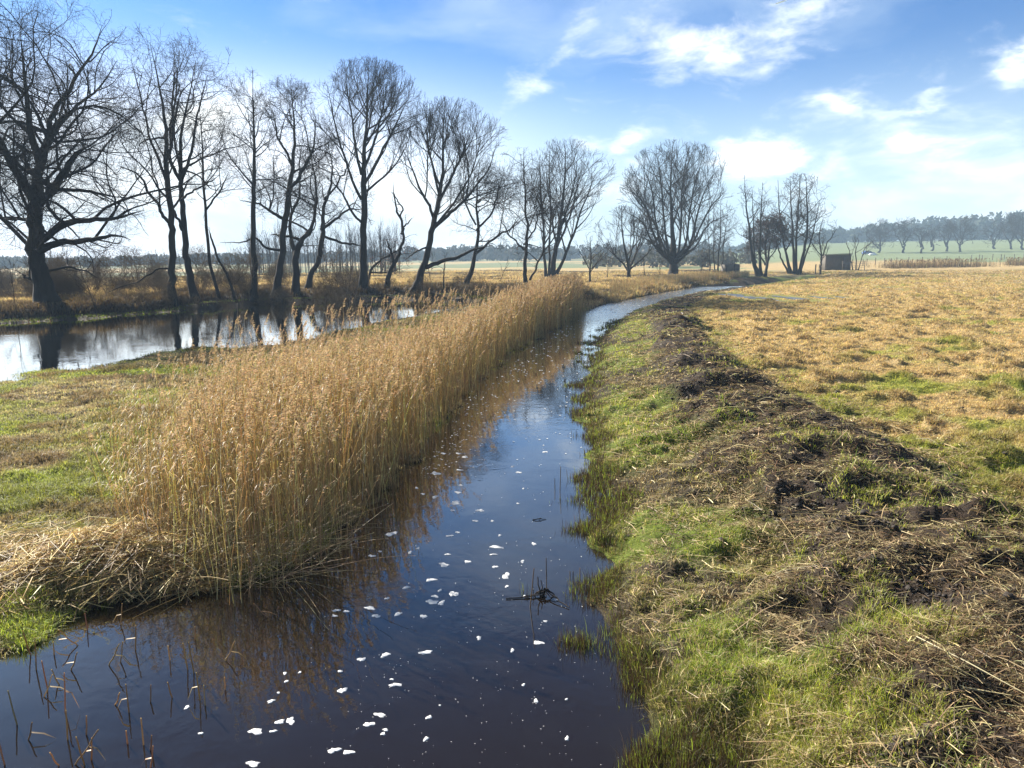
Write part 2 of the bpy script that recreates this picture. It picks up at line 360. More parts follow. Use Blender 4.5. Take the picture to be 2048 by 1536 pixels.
def terrain(x, y, zz=None):
    x = np.asarray(x, float); y = np.asarray(y, float); sh = x.shape; x = x.ravel(); y = y.ravel()
    dd, dp, right, sp, pud = zones(x, y) if zz is None else zz
    r = np.hypot(x, y); az = np.degrees(np.arctan2(x, np.maximum(y, 1e-3)))
    micro = (fbm(x * 2.2, y * 2.2, 5, 1) - .5)
    fade = np.clip(1.2 - r / 90, 0.15, 1)
    big = fbm(x * 0.12, y * 0.12, 3, 60) - .5
    # right bank and meadow
    hr = 0.05 + 0.22 * sstep(dd, 0, 1.0) + 0.16 * sstep(dd, 1.0, 3.0) + micro * 0.16 * fade * sstep(dd, 0, .5)
    ms = sstep(sp, 1.15, 0.55)
    lump = np.abs(fbm(x * 1.1, y * 1.1, 3, 21) - .5) * 2
    lowb = sstep(y, 30, 44); hr = hr * (1 - lowb * .62 * sstep(dd, 5, 2.5)); ms = ms * (1 - lowb * .6)
    hr = hr + ms * (0.20 + 0.62 * (fbm(x * 0.9, y * 0.9, 4, 33) - .40) * (0.5 + lump)) + ms * (fbm(x * 5, y * 5, 3, 8) - .5) * .12
    for (mx, my, ma, mh) in MND:
        q = ((x - mx) / (ma * 1.5)) ** 2 + (np.where(y < my, 1.9, .9) * (y - my) / ma) ** 2; near = q < 9
        hr[near] += .55 * mh * np.exp(-q[near]) * (.6 + .8 * fbm(x[near] * 3, y[near] * 3, 3, 12))
    mead = sstep(sp, 0.8, 1.4) * sstep(dd, 2, 3.5)
    hum = np.maximum(fbm(x * 1.7, y * 1.7, 3, 77) - .5, 0)
    hr = hr + mead * (hum * 0.48 + big * 0.15)
    hr = hr * (1 - sstep(pud, 3.2, 1.2)) + 0.38 * sstep(pud, 3.2, 1.2)
    hr = hr + (fbm(x * 5.5, y * 5.5, 3, 501) - .5) * .15 * np.clip(1.25 - r / 32, 0, 1) * sstep(dd, 0, .6)
    # left marsh
    hl = 0.03 + 0.09 * sstep(np.minimum(dd, dp * .6), 0, 1.2) + 0.06 * sstep(np.minimum(dp, dd), 1, 4) + micro * 0.15 * fade + np.maximum(big, -.2) * 0.1 + (fbm(x * 5.5, y * 5.5, 3, 501) - .5) * .10 * np.clip(1.25 - r / 32, 0, 1) * sstep(np.minimum(dd, dp), .1, .8)
    hd = np.hypot(x - HEAP[0], (y - HEAP[1]) * 1.0)
    hl = hl + 0.26 * np.exp(-(hd / 0.75) ** 2) * .5 * (.6 + .8 * fbm(x * 2.5, y * 2.5, 3, 14))
    # far shore of the pond and land behind
    yf = np.interp(x, POND[::-1][0:12, 0], POND[::-1][0:12, 1])
    FX = FARX
    beyond = (x < 6) & (y > np.interp(x, FARX, FARY) - 0.3)
    hb = 0.03 + 0.55 * sstep(dp, 1.0, 2.1) + 0.12 * sstep(dp, 0.0, 0.9) + micro * 0.25 * fade + big * 0.3
    hl = np.where(beyond, hb, hl)
    hl = np.where(y > 54, np.maximum(hl, 0.32 * sstep(dd, 0, 2) + big * .2 + micro * .2), hl)
    h = np.where(right, hr, hl)
    dw = np.minimum(dd, dp)
    h = np.where(dw < 0, -0.04 - 0.5 * sstep(-dw, 0, 1.4), np.where(dw < 0.25, h * (0.25 + 3 * np.maximum(dw, 0)), h))
    # far rise, mostly on the right
    rr = sstep(az, 14, 23)
    rise = np.interp(r, [110, 160, 210, 300, 430, 560, 900, 3000], [0, .35, .7, 1.4, 6.5, 10, 13, 18])
    rise_l = np.interp(r, [110, 250, 420, 600, 3000], [0, .3, 1.2, 2.5, 5])
    h = h + np.where(y > 0, rr * rise + (1 - rr) * rise_l, rise_l)
    return h.reshape(sh)
_fi = [i for i, p in enumerate(POND) if i >= 14]
FARX = POND[14:][:, 0][::-1]; FARY = POND[14:][:, 1][::-1]
def hit(px, py):
    d = ray(px, py); ts = np.concatenate([np.linspace(3, 60, 400), np.linspace(60, 700, 1200)])
    P = CAM + d * ts[:, None]; h = terrain(P[:, 0], P[:, 1]); k = np.argmax(P[:, 2] < h)
    return P[k] if P[k, 2] < h[k] else gz(px, py)
def H1(x, y): return float(terrain(np.array([x]), np.array([y]))[0])

# colours (real surface colours, linear)
C_TAN = np.array([.57, .415, .19]); C_STRAW = np.array([.52, .42, .22]); C_GREEN = np.array([.20, .26, .028]); C_YG = np.array([.35, .40, .05])
C_BROWN = np.array([.15, .10, .05]); C_MUD = np.array([.035, .024, .016]); C_DK = np.array([.040, .031, .017]); C_FIELD = np.array([.17, .205, .095])
def mixc(a, c, t): return a * (1 - t[..., None]) + c * t[..., None]
def ground_col(x, y, zz):
    dd, dp, right, sp, pud = zz
    n1 = fbm(x * .5, y * .5, 4, 200); n2 = fbm(x * 3, y * 3, 3, 220)
    c = np.zeros(x.shape + (3,))
    # right
    bank = mixc(np.broadcast_to(C_DK * 1.2, c.shape), np.broadcast_to(C_GREEN * .55, c.shape), sstep(n1, .4, .6))
    mead = mixc(np.broadcast_to(C_TAN * .62, c.shape), np.broadcast_to(C_YG * .5, c.shape), sstep(n1 + sstep(np.hypot(x, y), 26, 7) * .24, .58, .80))
    mead = mixc(mead, np.broadcast_to(C_BROWN * .9, c.shape), sstep(n2, .62, .75) * .6)
    cr = mixc(bank, mead, sstep(sp, .9, 1.5) * sstep(dd, 2.2, 3.4)); cr = mixc(cr, np.broadcast_to(C_MUD, c.shape), sstep(sp, 1.1, .7))
    cr = mixc(cr, np.broadcast_to(C_YG * .5, c.shape), sstep(pud, 2.6, 1.6) * .7)
    r = np.hypot(x, y); az = np.degrees(np.arctan2(x, np.maximum(y, 1e-3)))
    cl = mixc(np.broadcast_to(C_YG * .42, c.shape), np.broadcast_to(C_BROWN * .6, c.shape), sstep(n1, .42, .6))
    cl = mixc(cl, np.broadcast_to(C_MUD * 1.1, c.shape), sstep(np.minimum(dd, dp), .5, 0.0))
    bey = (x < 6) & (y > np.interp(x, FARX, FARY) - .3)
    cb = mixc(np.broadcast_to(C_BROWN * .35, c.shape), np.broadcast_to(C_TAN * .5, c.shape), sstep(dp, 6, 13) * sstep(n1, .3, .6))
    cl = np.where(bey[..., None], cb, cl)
    c = np.where(right[..., None], cr, cl)
    fl = sstep(n1 * 22 + y, 95, 125)[..., None] * (az < 14)[..., None]
    c = c * (1 - fl) + fl * mixc(np.broadcast_to(C_FIELD, c.shape), np.broadcast_to(C_TAN * .8, c.shape), sstep(fbm(x * .02, y * .05, 3, 9), .5, .56))
    fr = (sstep(r, 128, 140) * (az >= 14))[..., None]
    stripe = sstep(fbm(x * .015, y * .03, 2, 19), .5, .55) * sstep(r, 240, 200)
    c = c * (1 - fr) + fr * mixc(np.broadcast_to(C_FIELD * 1.15, c.shape), np.broadcast_to(C_TAN * .8, c.shape), stripe)
    return c
rads = np.concatenate([[0.02, 0.6, 1.2, 2.0, 2.6], np.exp(np.linspace(math.log(3.1), math.log(60), 560)), np.exp(np.linspace(math.log(60.6), math.log(4500), 170))])
angs = np.radians(np.concatenate([np.arange(-180, -54, 4), np.linspace(-54, 54, 640), np.arange(57, 180, 4)]))
RR, AA = np.meshgrid(rads, angs, indexing='ij'); gx = RR * np.sin(AA); gy = RR * np.cos(AA)
zz = zones(gx.ravel(), gy.ravel()); hz = terrain(gx.ravel(), gy.ravel(), zz); gc = ground_col(gx.ravel(), gy.ravel(), zz)
nr, na = RR.shape; ii, jj = np.meshgrid(np.arange(nr - 1), np.arange(na), indexing='ij'); j2 = (jj + 1) % na
GQ = np.stack([ii * na + jj, ii * na + j2, (ii + 1) * na + j2, (ii + 1) * na + jj], -1).reshape(-1, 4)[:, ::-1]
tag(mesh('ground', np.stack([gx.ravel(), gy.ravel(), hz], -1), GQ, M_GROUND, gc, True), 'marshy meadow ground with banks and dug peat', None, None, 'structure')
# water sheet at level 0 (ground rises out of it)
wx = [-90, 60]; wyy = [-25, 80]
g = Geo(); g.add([(wx[0], wyy[0], 0), (wx[1], wyy[0], 0), (wx[1], wyy[1], 0), (wx[0], wyy[1], 0)], [(0, 1, 2, 3)])
tag(g.obj('water', M_WATER), 'dark peaty water of the ditch and flooded meadow', None, None, 'structure')
for k, (cx, cy, rx, ry) in enumerate(PUD):
    a = np.linspace(0, 2 * PI, 40, endpoint=False); rr_ = .95 + .3 * np.sin(a * 3 + k) + .15 * np.sin(a * 7 + 2 * k)
    V = np.stack([cx + rx * rr_ * np.cos(a), cy + ry * rr_ * np.sin(a), 0 * a + 0.40], -1)
    V = np.vstack([V, [[cx, cy, .40]]]); T = [(i, (i + 1) % 40, 40) for i in range(40)]
    tag(mesh('puddle', V, None, M_PUD, None, False, None, T), 'rainwater puddle shining in the meadow grass', None, None, 'structure')

# ------------------------------------------------------------------ blades, straw and grass
def sample(n, ra, rb, a0=-39, a1=39, rng=RNG):
    r = np.exp(rng.uniform(math.log(ra), math.log(rb), n)); a = np.radians(rng.uniform(a0, a1, n))
    return r * np.sin(a), r * np.cos(a)
def blades(x, y, z, h, wd, lean, az, col, rng=RNG, tipc=1.15, basec=0.8):
    n = len(x); ca, sa = np.cos(az), np.sin(az)
    fa = az + PI / 2 + rng.normal(0, .6, n); wx_, wy_ = np.cos(fa) * wd / 2, np.sin(fa) * wd / 2
    B = np.stack([x, y, z - .01], -1)
    Mi = B + np.stack([ca * lean * h * .38, sa * lean * h * .38, h * .6], -1)
    Ti = B + np.stack([ca * lean * h, sa * lean * h, h * np.clip(1 - .28 * lean ** 2, .25, 1)], -1)
    wv_ = np.stack([wx_, wy_, 0 * wx_], -1)
    V = np.stack([B - wv_, B + wv_, Mi + wv_ * .8, Mi - wv_ * .8, Ti], 1)
    i = np.arange(n)[:, None] * 5
    Q = i + np.array([[0, 1, 2, 3]]); T = i + np.array([[3, 2, 4]])
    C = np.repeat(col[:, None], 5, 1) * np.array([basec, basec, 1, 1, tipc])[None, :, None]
    return V.reshape(-1, 3), Q, T, np.clip(C.reshape(-1, 3), 0, 1)
def lying(x, y, z, L, wd, az, tilt, col, rng=RNG, bend=.15):
    n = len(x); d = np.stack([np.cos(az) * np.cos(tilt), np.sin(az) * np.cos(tilt), np.sin(tilt)], -1)
    s = np.stack([-np.sin(az), np.cos(az), rng.normal(0, .5, n)], -1); s = norm(s) * wd[:, None] / 2
    C0 = np.stack([x, y, z], -1); up = np.array([0, 0, 1.0]) * (L * bend * rng.uniform(-.3, 1, n))[:, None]
    sb = np.stack([-np.sin(az), np.cos(az), 0 * az], -1) * (L * rng.normal(0, .08, n))[:, None]
    A = C0 - d * L[:, None] / 2; B = C0 + up + sb; D = C0 + d * L[:, None] / 2
    V = np.stack([A - s, A + s, B + s, B - s, D + s * .5, D - s * .5], 1); i = np.arange(n)[:, None] * 6
    Q = np.concatenate([i + np.array([[0, 1, 2, 3]]), i + np.array([[3, 2, 4, 5]])], 0)
    return V.reshape(-1, 3), Q, np.repeat(np.clip(col, 0, 1), 6, 0)
def jit(c, n, rng, s=.22, h=.06):
    c = np.broadcast_to(c, (n, 3)) * np.exp(rng.normal(0, s, (n, 1))) * (1 + rng.normal(0, h, (n, 3)))
    return np.clip(c, 0.005, .9)
def tufted(x, y, k, spread, rng):
    n = len(x); ox = rng.normal(0, 1, (n, k)); oy = rng.normal(0, 1, (n, k)); sp_ = np.broadcast_to(spread, (n,))[:, None]
    return (x[:, None] + ox * sp_).ravel(), (y[:, None] + oy * sp_).ravel(), np.arctan2(oy, ox).ravel(), np.hypot(ox, oy).ravel()
def wmin(r, a): return np.maximum(a, r * 0.00055)

# right bank: short green and olive grass
rng = np.random.default_rng(21)
x, y = sample(112000, 3.4, 48, 2, 52, rng)
z_ = zones(x, y); n1 = fbm(x * .5, y * .5, 4, 200); n3 = fbm(x * 1.4, y * 1.4, 4, 230)
n6 = fbm(x * 3.2, y * 3.2, 3, 290)
ok = z_[2] & (z_[0] > .03) & (rng.random(len(x)) < .12 + .88 * sstep(n6, .38, .52)) & (rng.random(len(x)) < np.where(z_[3] < .95, .06 + .5 * sstep(n3, .54, .66), 1.0)) & ((z_[3] < 1.9) | (z_[0] < 2.5))
x, y, n1, n3, dd_ = x[ok], y[ok], n1[ok], n3[ok], z_[0][ok]
K = 9; r = np.hypot(x, y)
X, Y, AZ, RR_ = tufted(x, y, K, .02 + .0028 * r, rng)
Z = terrain(X, Y); r = np.hypot(X, Y); n1 = np.repeat(n1, K); n3 = np.repeat(n3, K); dd_ = np.repeat(dd_, K)
t = np.clip(sstep(n3, .36, .60) + rng.normal(0, .18, len(X)), 0, 1)
c = mixc(jit(C_BROWN * 1.25, len(X), rng, .35), jit(C_YG, len(X), rng, .3), t)
c = mixc(c, jit(C_GREEN * 1.3, len(X), rng, .25), np.clip(sstep(fbm(X * .9, Y * .9, 3, 240), .52, .64) + rng.normal(0, .1, len(X)), 0, 1))
c = mixc(c, jit(C_BROWN * .8, len(X), rng, .3), sstep(dd_, .85, .05) * rng.random(len(X)) ** .5)
c = mixc(c, jit(C_STRAW, len(X), rng, .25), (rng.random(len(X)) < .24) * 1.0)
h = rng.uniform(.02, .065, len(X)) * (1 + .7 * sstep(n3, .55, .7)) * (1 + (rng.random(len(X)) < .03) * 1.0)
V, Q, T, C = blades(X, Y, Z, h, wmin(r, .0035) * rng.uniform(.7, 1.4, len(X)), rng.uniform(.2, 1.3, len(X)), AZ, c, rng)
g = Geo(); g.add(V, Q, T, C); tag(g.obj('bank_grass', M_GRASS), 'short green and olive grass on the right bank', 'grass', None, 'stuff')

# right meadow: tan tussocky grass
x, y = sample(190000, 5.0, 125, 4, 52, rng)
z_ = zones(x, y); n1 = fbm(x * .5, y * .5, 4, 200)
ok = z_[2] & (z_[3] > 1.0) & (z_[0] > 2.2) & (z_[4] > 1.8)
x, y, n1 = x[ok], y[ok], n1[ok]; K = 8; r = np.hypot(x, y)
X, Y, AZ, RR_ = tufted(x, y, K, .02 + .0024 * r, rng); Z = terrain(X, Y); r = np.hypot(X, Y); n1 = np.repeat(n1, K); N = len(X)
hum = fbm(X * 1.7, Y * 1.7, 3, 77)
t = np.clip(sstep(n1 + sstep(r, 26, 7) * .26, .58, .80) + rng.normal(0, .15, N), 0, 1)
c = mixc(jit(C_TAN * 1.12, N, rng, .22), jit(C_YG * 1.05, N, rng, .25), t * .8)
c = mixc(c, jit(C_BROWN * 1.15, N, rng, .3), np.clip(sstep(hum, .64, .74) * .4 + (rng.random(N) < .05), 0, 1))
c = mixc(c, jit(C_GREEN * 1.3, N, rng, .25), np.clip(t * sstep(fbm(X * .7, Y * .7, 3, 244), .52, .62), 0, 1) * .5 * sstep(r, 20, 9))
h = rng.uniform(.022, .065, N) * (1 + 1.1 * sstep(hum, .55, .70)) * np.clip(.7 + r / 80, .8, 1.4)
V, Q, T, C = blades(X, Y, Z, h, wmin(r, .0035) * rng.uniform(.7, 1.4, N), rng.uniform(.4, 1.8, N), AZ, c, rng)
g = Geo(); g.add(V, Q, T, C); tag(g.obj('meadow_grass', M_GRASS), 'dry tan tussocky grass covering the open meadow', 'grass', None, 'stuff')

# straw litter and dead stems on the dug ridge and the bank
x, y = sample(410000, 3.4, 70, 2, 52, rng)
z_ = zones(x, y); n4 = fbm(x * 1.6, y * 1.6, 4, 260); n5 = fbm(x * .9, y * .9, 4, 33)
dens = np.where(z_[3] < 1.1, .22 + .78 * sstep(n4, .38, .54), .16 + .34 * sstep(n4, .45, .6)) * sstep(z_[3], 2.4, 1.6)
dens = dens * (1 - .75 * (z_[3] < 1) * sstep(n5, .42, .34))
ok = z_[2] & (z_[0] > .12) & (rng.random(len(x)) < dens)
x, y, sp_, n4 = x[ok], y[ok], z_[3][ok], n4[ok]; N = len(x); r = np.hypot(x, y)
L = rng.uniform(.03, .13, N) * (1 + (rng.random(N) < .08) * rng.uniform(1, 3.5, N) + (rng.random(N) < .006) * 5) * (1 + r / 60)
t = rng.random(N)
c = mixc(jit(C_STRAW, N, rng, .3), jit(C_BROWN * .8, N, rng, .5), sstep(t + .22 * (sp_ < 1), .35, .7))
Z = terrain(x, y) + rng.uniform(.004, .045, N)
V, Q, C = lying(x, y, Z, L, wmin(r, .0035) * rng.uniform(.7, 2.0, N), rng.uniform(0, 2 * PI, N), rng.normal(0, .16, N), c, rng)
g = Geo(); g.add(V, Q, None, C); tag(g.obj('straw_litter', M_STRAW), 'cut straw and dead stems strewn over the dug bank', 'straw', None, 'stuff')

# peat clods on the ridge
ICO_V = []; ph = (1 + 5 ** .5) / 2
for s1 in (-1, 1):
    for s2 in (-1, 1):
        ICO_V += [(0, s1, s2 * ph), (s1, s2 * ph, 0), (s2 * ph, 0, s1)]
ICO_V = norm(np.array(ICO_V, float))
ICO_T = [(i, j, k) for i in range(12) for j in range(i + 1, 12) for k in range(j + 1, 12) if max(np.linalg.norm(ICO_V[i] - ICO_V[j]), np.linalg.norm(ICO_V[j] - ICO_V[k]), np.linalg.norm(ICO_V[i] - ICO_V[k])) < 1.1]
ICO_T = np.array([(i, j, k) if np.dot(np.cross(ICO_V[j] - ICO_V[i], ICO_V[k] - ICO_V[i]), ICO_V[i]) > 0 else (i, k, j) for i, j, k in ICO_T])
def clods(x, y, z, s, rng):
    n = len(x); V = ICO_V[None] * rng.uniform(.6, 1.3, (n, 12, 1)) * np.stack([s * rng.uniform(.7, 1.5, n), s * rng.uniform(.7, 1.5, n), s * rng.uniform(.4, .9, n)], -1)[:, None]
    V = V + np.stack([x, y, z], -1)[:, None]
    return V.reshape(-1, 3), (np.arange(n)[:, None, None] * 12 + ICO_T[None]).reshape(-1, 3)
x, y = sample(78000, 3.6, 75, 4, 52, rng); z_ = zones(x, y); n5 = fbm(x * 1.2, y * 1.2, 4, 270)
ok = z_[2] & (z_[0] > .4) & (rng.random(len(x)) < np.where(z_[3] < .95, .08 + .9 * sstep(n5, .48, .6), .015))
x, y = x[ok], y[ok]; r = np.hypot(x, y)
s = rng.uniform(.006, .02, len(x)) * (1 + (rng.random(len(x)) < .05) * 1.) * (.8 + r / 35)
V, T = clods(x, y, terrain(x, y) + s * .2, s, rng)
g = Geo(); g.add(V, None, T); tag(g.obj('peat_clods', M_MUD), 'dark crumbled peat dug out along the ditch', 'mud', None, 'stuff')

# emergent stubble along the right water edge
x, y = sample(110000, 3.8, 40, 0, 25, rng); z_ = zones(x, y); n5 = fbm(x * 1.8, y * 1.8, 3, 280)
ok = z_[2] & (z_[0] > -.62) & (z_[0] < .3) & (rng.random(len(x)) < sstep(n5 + z_[0] * .40, .36, .58))
x, y = x[ok], y[ok]; K = 5; r = np.hypot(x, y); X, Y, AZ, _ = tufted(x, y, K, .03 + .0015 * r, rng); N = len(X); r = np.hypot(X, Y)
c = jit(C_BROWN * .3, N, rng, .35); c = mixc(c, jit(C_GREEN, N, rng, .3), (rng.random(N) < .25) * .8)
h = rng.uniform(.03, .12, N) * (1 + (rng.random(N) < .1) * .8)
V, Q, T, C = blades(X, Y, np.maximum(terrain(X, Y), -.01), h, wmin(r, .0035) * 1.1, rng.uniform(0, .5, N), AZ, c, rng)
g = Geo(); g.add(V, Q, T, C); tag(g.obj('water_edge_plants', M_GRASS), 'dark sprouting stubble standing in the shallow right edge', 'marsh plants', None, 'stuff')

# left marsh grass
x, y = sample(135000, 4.5, 42, -50, 2, rng); z_ = zones(x, y); n1 = fbm(x * .5, y * .5, 4, 200); n3 = fbm(x * 1.6, y * 1.6, 4, 231)
bey = (y > np.interp(x, FARX, FARY) - .3)
ok = ~z_[2] & ~bey & (z_[0] > .02) & (z_[1] > -.25) & (rng.random(len(x)) < np.where(z_[1] < .5, .35, 1))
x, y, n1, n3, dp_ = x[ok], y[ok], n1[ok], n3[ok], z_[1][ok]; K = 9; r = np.hypot(x, y)
X, Y, AZ, _ = tufted(x, y, K, .02 + .0026 * r, rng); N = len(X); r = np.hypot(X, Y); n1 = np.repeat(n1, K); n3 = np.repeat(n3, K); dp_ = np.repeat(dp_, K)
Z = np.maximum(terrain(X, Y), -.005)
c = mixc(jit(C_YG * .9, N, rng, .35), jit(C_STRAW * .8, N, rng, .35), np.clip(sstep(n1, .36, .54) + rng.normal(0, .2, N), 0, 1))
c = mixc(c, jit(C_BROWN * 1.2, N, rng, .3), np.clip(sstep(n3, .5, .64) * .8 + sstep(dp_, 2.2, .3) * .5 * rng.random(N), 0, 1))
c = mixc(c, jit(C_GREEN * 1.2, N, rng, .3), np.clip(sstep(fbm(X * .6, Y * .6, 3, 249), .54, .66), 0, 1) * .55)
h = rng.uniform(.03, .09, N) * (1 + .8 * sstep(n3, .5, .7))
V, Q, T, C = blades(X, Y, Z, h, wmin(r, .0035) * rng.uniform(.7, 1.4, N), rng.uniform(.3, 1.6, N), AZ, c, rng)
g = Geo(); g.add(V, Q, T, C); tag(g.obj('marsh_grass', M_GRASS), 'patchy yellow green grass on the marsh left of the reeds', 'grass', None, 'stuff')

# greener tufts on the near left edge
x, y = sample(26000, 4.6, 8.5, -44, -22, rng); z_ = zones(x, y); ok = ~z_[2] & (z_[0] > -.06) & (z_[0] < 1.2) & (np.hypot(x - HEAP[0], y - HEAP[1]) > .75) & (x < HEAP[0] + .3) & (rng.random(len(x)) < sstep(fbm(x * 2.5, y * 2.5, 3, 310), .36, .5))
x, y = x[ok], y[ok]; X, Y, AZ, _ = tufted(x, y, 6, .03, rng); N = len(X)
c = mixc(jit(C_GREEN * 1.2, N, rng, .35), jit(C_YG, N, rng, .3), (rng.random(N) < .45) * 1.0)
V, Q, T, C = blades(X, Y, np.maximum(terrain(X, Y), 0), rng.uniform(.05, .14, N), rng.uniform(.003, .006, N), rng.uniform(.2, 1.3, N), AZ, c, rng)
g = Geo(); g.add(V, Q, T, C); tag(g.obj('edge_tufts', M_GRASS), 'fresh green tufts on the near left water edge', 'grass', None, 'stuff')

# rough brown grass on the far shore and fields behind the trees
x, y = sample(135000, 30, 150, -46, 16, rng); z_ = zones(x, y)
bey = ((y > np.interp(x, FARX, FARY) - .3) & (x < 6)) | ((y > 53) & ~z_[2])
ok = bey & (z_[0] > .1) & (z_[1] > .15) & ~z_[2]
x, y, dp_ = x[ok], y[ok], z_[1][ok]; K = 7; r = np.hypot(x, y); X, Y, AZ, _ = tufted(x, y, K, .12, rng); N = len(X); r = np.hypot(X, Y); dp_ = np.repeat(dp_, K)
n1 = fbm(X * .3, Y * .3, 4, 300)
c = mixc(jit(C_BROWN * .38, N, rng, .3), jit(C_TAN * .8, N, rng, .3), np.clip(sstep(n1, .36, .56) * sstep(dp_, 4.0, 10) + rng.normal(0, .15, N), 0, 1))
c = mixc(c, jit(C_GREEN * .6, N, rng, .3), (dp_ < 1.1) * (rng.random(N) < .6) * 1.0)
h = rng.uniform(.15, .5, N) * np.where(dp_ < 1.2, .3, 1) * (1 + .6 * sstep(n1, .5, .7)) * np.where(r > 80, .6, 1)
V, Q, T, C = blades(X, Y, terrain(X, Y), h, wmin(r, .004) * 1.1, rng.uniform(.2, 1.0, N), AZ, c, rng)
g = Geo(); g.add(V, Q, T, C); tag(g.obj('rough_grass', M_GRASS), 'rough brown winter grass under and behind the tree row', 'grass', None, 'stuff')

# ------------------------------------------------------------------ reeds
def reedbed(name, label, x, y, hgt, rng, plume=.6, leaves=2, leanx=0.0, S=6, rad=.0038, colmul=1.0, leanr=.09):
    n = len(x); r = np.hypot(x, y); z = np.maximum(terrain(x, y), -.06)
    az = rng.uniform(0, 2 * PI, n); ln = np.abs(rng.normal(0, leanr, n)); big = rng.random(n) < .05; ln[big] += rng.uniform(.15, .5, big.sum())
    D = norm(np.stack([np.cos(az) * ln + leanx, np.sin(az) * ln - .02, np.ones(n)], -1))
    t = np.linspace(0, 1, S); cv = rng.normal(0, .05, (n, 2))
    P = np.stack([x, y, z], -1)[:, None] + D[:, None] * (hgt[:, None] * t)[..., None]
    P[..., 0] += cv[:, :1] * hgt[:, None] * t ** 2; P[..., 1] += cv[:, 1:] * hgt[:, None] * t ** 2
    R = np.maximum(rad, r * .00017)[:, None] * (1 - .55 * t)[None] * rng.uniform(.75, 1.2, (n, 1))
    base = jit(np.array([.56, .425, .215]) * colmul, n, rng, .45)
    V, Q = tubes(P, R, 3); C = np.repeat(base, S * 3, 0)
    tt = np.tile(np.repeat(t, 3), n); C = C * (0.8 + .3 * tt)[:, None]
    g = Geo(); g.add(V, Q, None, C)
    # dry leaves along the stems
    if leaves:
        i = np.repeat(np.arange(n), leaves); f = rng.uniform(.35, 1, len(i)) ** .6; k = f * (S - 1); k0 = k.astype(int); kf = (k - k0)[:, None]
        k1 = np.minimum(k0 + 1, S - 1); B = P[i, k0] * (1 - kf) + P[i, k1] * kf; m_ = len(i)
        a = rng.uniform(0, 2 * PI, m_); L = rng.uniform(.10, .28, m_); dr = rng.uniform(-.8, .9, m_)
        out = np.stack([np.cos(a), np.sin(a), 0 * a], -1); wd = np.maximum(.009, r[i] * .00035)[:, None]
        s_ = np.stack([-np.sin(a), np.cos(a), 0 * a], -1) * wd / 2
        Mi = B + out * (L * .5)[:, None] + np.array([0, 0, 1]) * (L * .45 * dr + .05)[:, None]; Ti = Mi + out * (L * .35)[:, None] + np.array([0, 0, 1]) * (L * (.3 * dr - .45))[:, None]
        Vl = np.stack([B - s_ * .6, B + s_ * .6, Mi + s_, Mi - s_, Ti], 1); q = np.arange(m_)[:, None] * 5
        g.add(Vl.reshape(-1, 3), q + np.array([[0, 1, 2, 3]]), q + np.array([[3, 2, 4]]), np.repeat(jit(np.array([.46, .35, .19]) * colmul, m_, rng, .3), 5, 0))
    # drooping seed plumes
    pi = np.where((rng.random(n) < plume) & (hgt > 1.0))[0]; kk = 22
    if len(pi):
        tip = P[pi, -1]; dirn = norm(P[pi, -1] - P[pi, -3]); side = rng.normal(.35, .5, len(pi)); m_ = len(pi)
        pl = rng.uniform(.14, .26, m_); dro = norm(np.stack([np.cos(side), np.sin(side) * .6, 0 * side], -1))
        f = np.tile(np.linspace(0, 1, kk), (m_, 1))
        Bp = tip[:, None] + (dirn[:, None] * f[..., None] + dro[:, None] * (f ** 2 * .35)[..., None]) * pl[:, None, None] - dirn[:, None] * .04
        a = rng.uniform(0, 2 * PI, (m_, kk)); o = np.stack([np.cos(a), np.sin(a), rng.uniform(.3, 1.3, (m_, kk))], -1) * .5 + dro[:, None] * .5
        o = norm(o); Ls = (pl[:, None] * (.42 - .26 * f) * rng.uniform(.6, 1.2, (m_, kk)))[..., None]
        wd = np.maximum(.006, r[pi] * .00042)[:, None, None]
        s_ = norm(np.cross(o, np.array([.3, .8, .5]))) * wd
        Ti = Bp + o * Ls; Ti[..., 2] -= Ls[..., 0] * .35; Mi = (Bp + o * Ls * .55)
        Vp = np.stack([Bp, Mi - s_, Ti, Mi + s_], 2)
        q = np.arange(m_ * kk)[:, None] * 4 + np.array([[0, 1, 2, 3]])
        g.add(Vp.reshape(-1, 3), q, None, np.repeat(jit(np.array([.37, .265, .165]) * colmul, m_ * kk, rng, .25), 4, 0))
    return tag(g.obj(name, M_REED), label, 'reeds', None, 'stuff')
def inpoly(px, n, rng, margin=0.0):
    P = np.array(px); lo, hi = P.min(0), P.max(0)
    x = rng.uniform(lo[0], hi[0], n * 12); y = rng.uniform(lo[1], hi[1], n * 12); ok = sdf(x, y, P) < margin
    return x[ok][:n], y[ok][:n]
rng = np.random.default_rng(31)
redge = [(470, 1215), (560, 1175), (640, 1130), (725, 1045), (775, 990), (830, 925), (890, 850), (925, 800), (975, 750), (1015, 715), (1065, 685), (1112, 660), (1160, 635)]
ledge = [(1150, 603), (1060, 645), (980, 690), (900, 742), (820, 792), (740, 832), (650, 862), (560, 880), (470, 905), (400, 960), (340, 1020), (320, 1090), (345, 1150), (400, 1190)]
BELT = wpts(redge + ledge)
area = .5 * abs(np.sum(BELT[:, 0] * np.roll(BELT[:, 1], 1) - BELT[:, 1] * np.roll(BELT[:, 0], 1)))
x, y = inpoly(BELT, int(min(area * 310, 26000)), rng, .5)
di = -sdf(x, y, BELT); redd = pline(x, y, wpts(redge), [1.0] * len(redge)); k = (di > 0) & (rng.random(len(x)) < .8) | (redd > .5) & (rng.random(len(x)) < .5 * sstep(di, -.55, 0)) | (redd <= .5) & (di > -.12) & (rng.random(len(x)) < .5)
k &= rng.random(len(x)) < .45 + .55 * sstep(fbm(x * 1.1, y * 1.1, 3, 401), .36, .5)
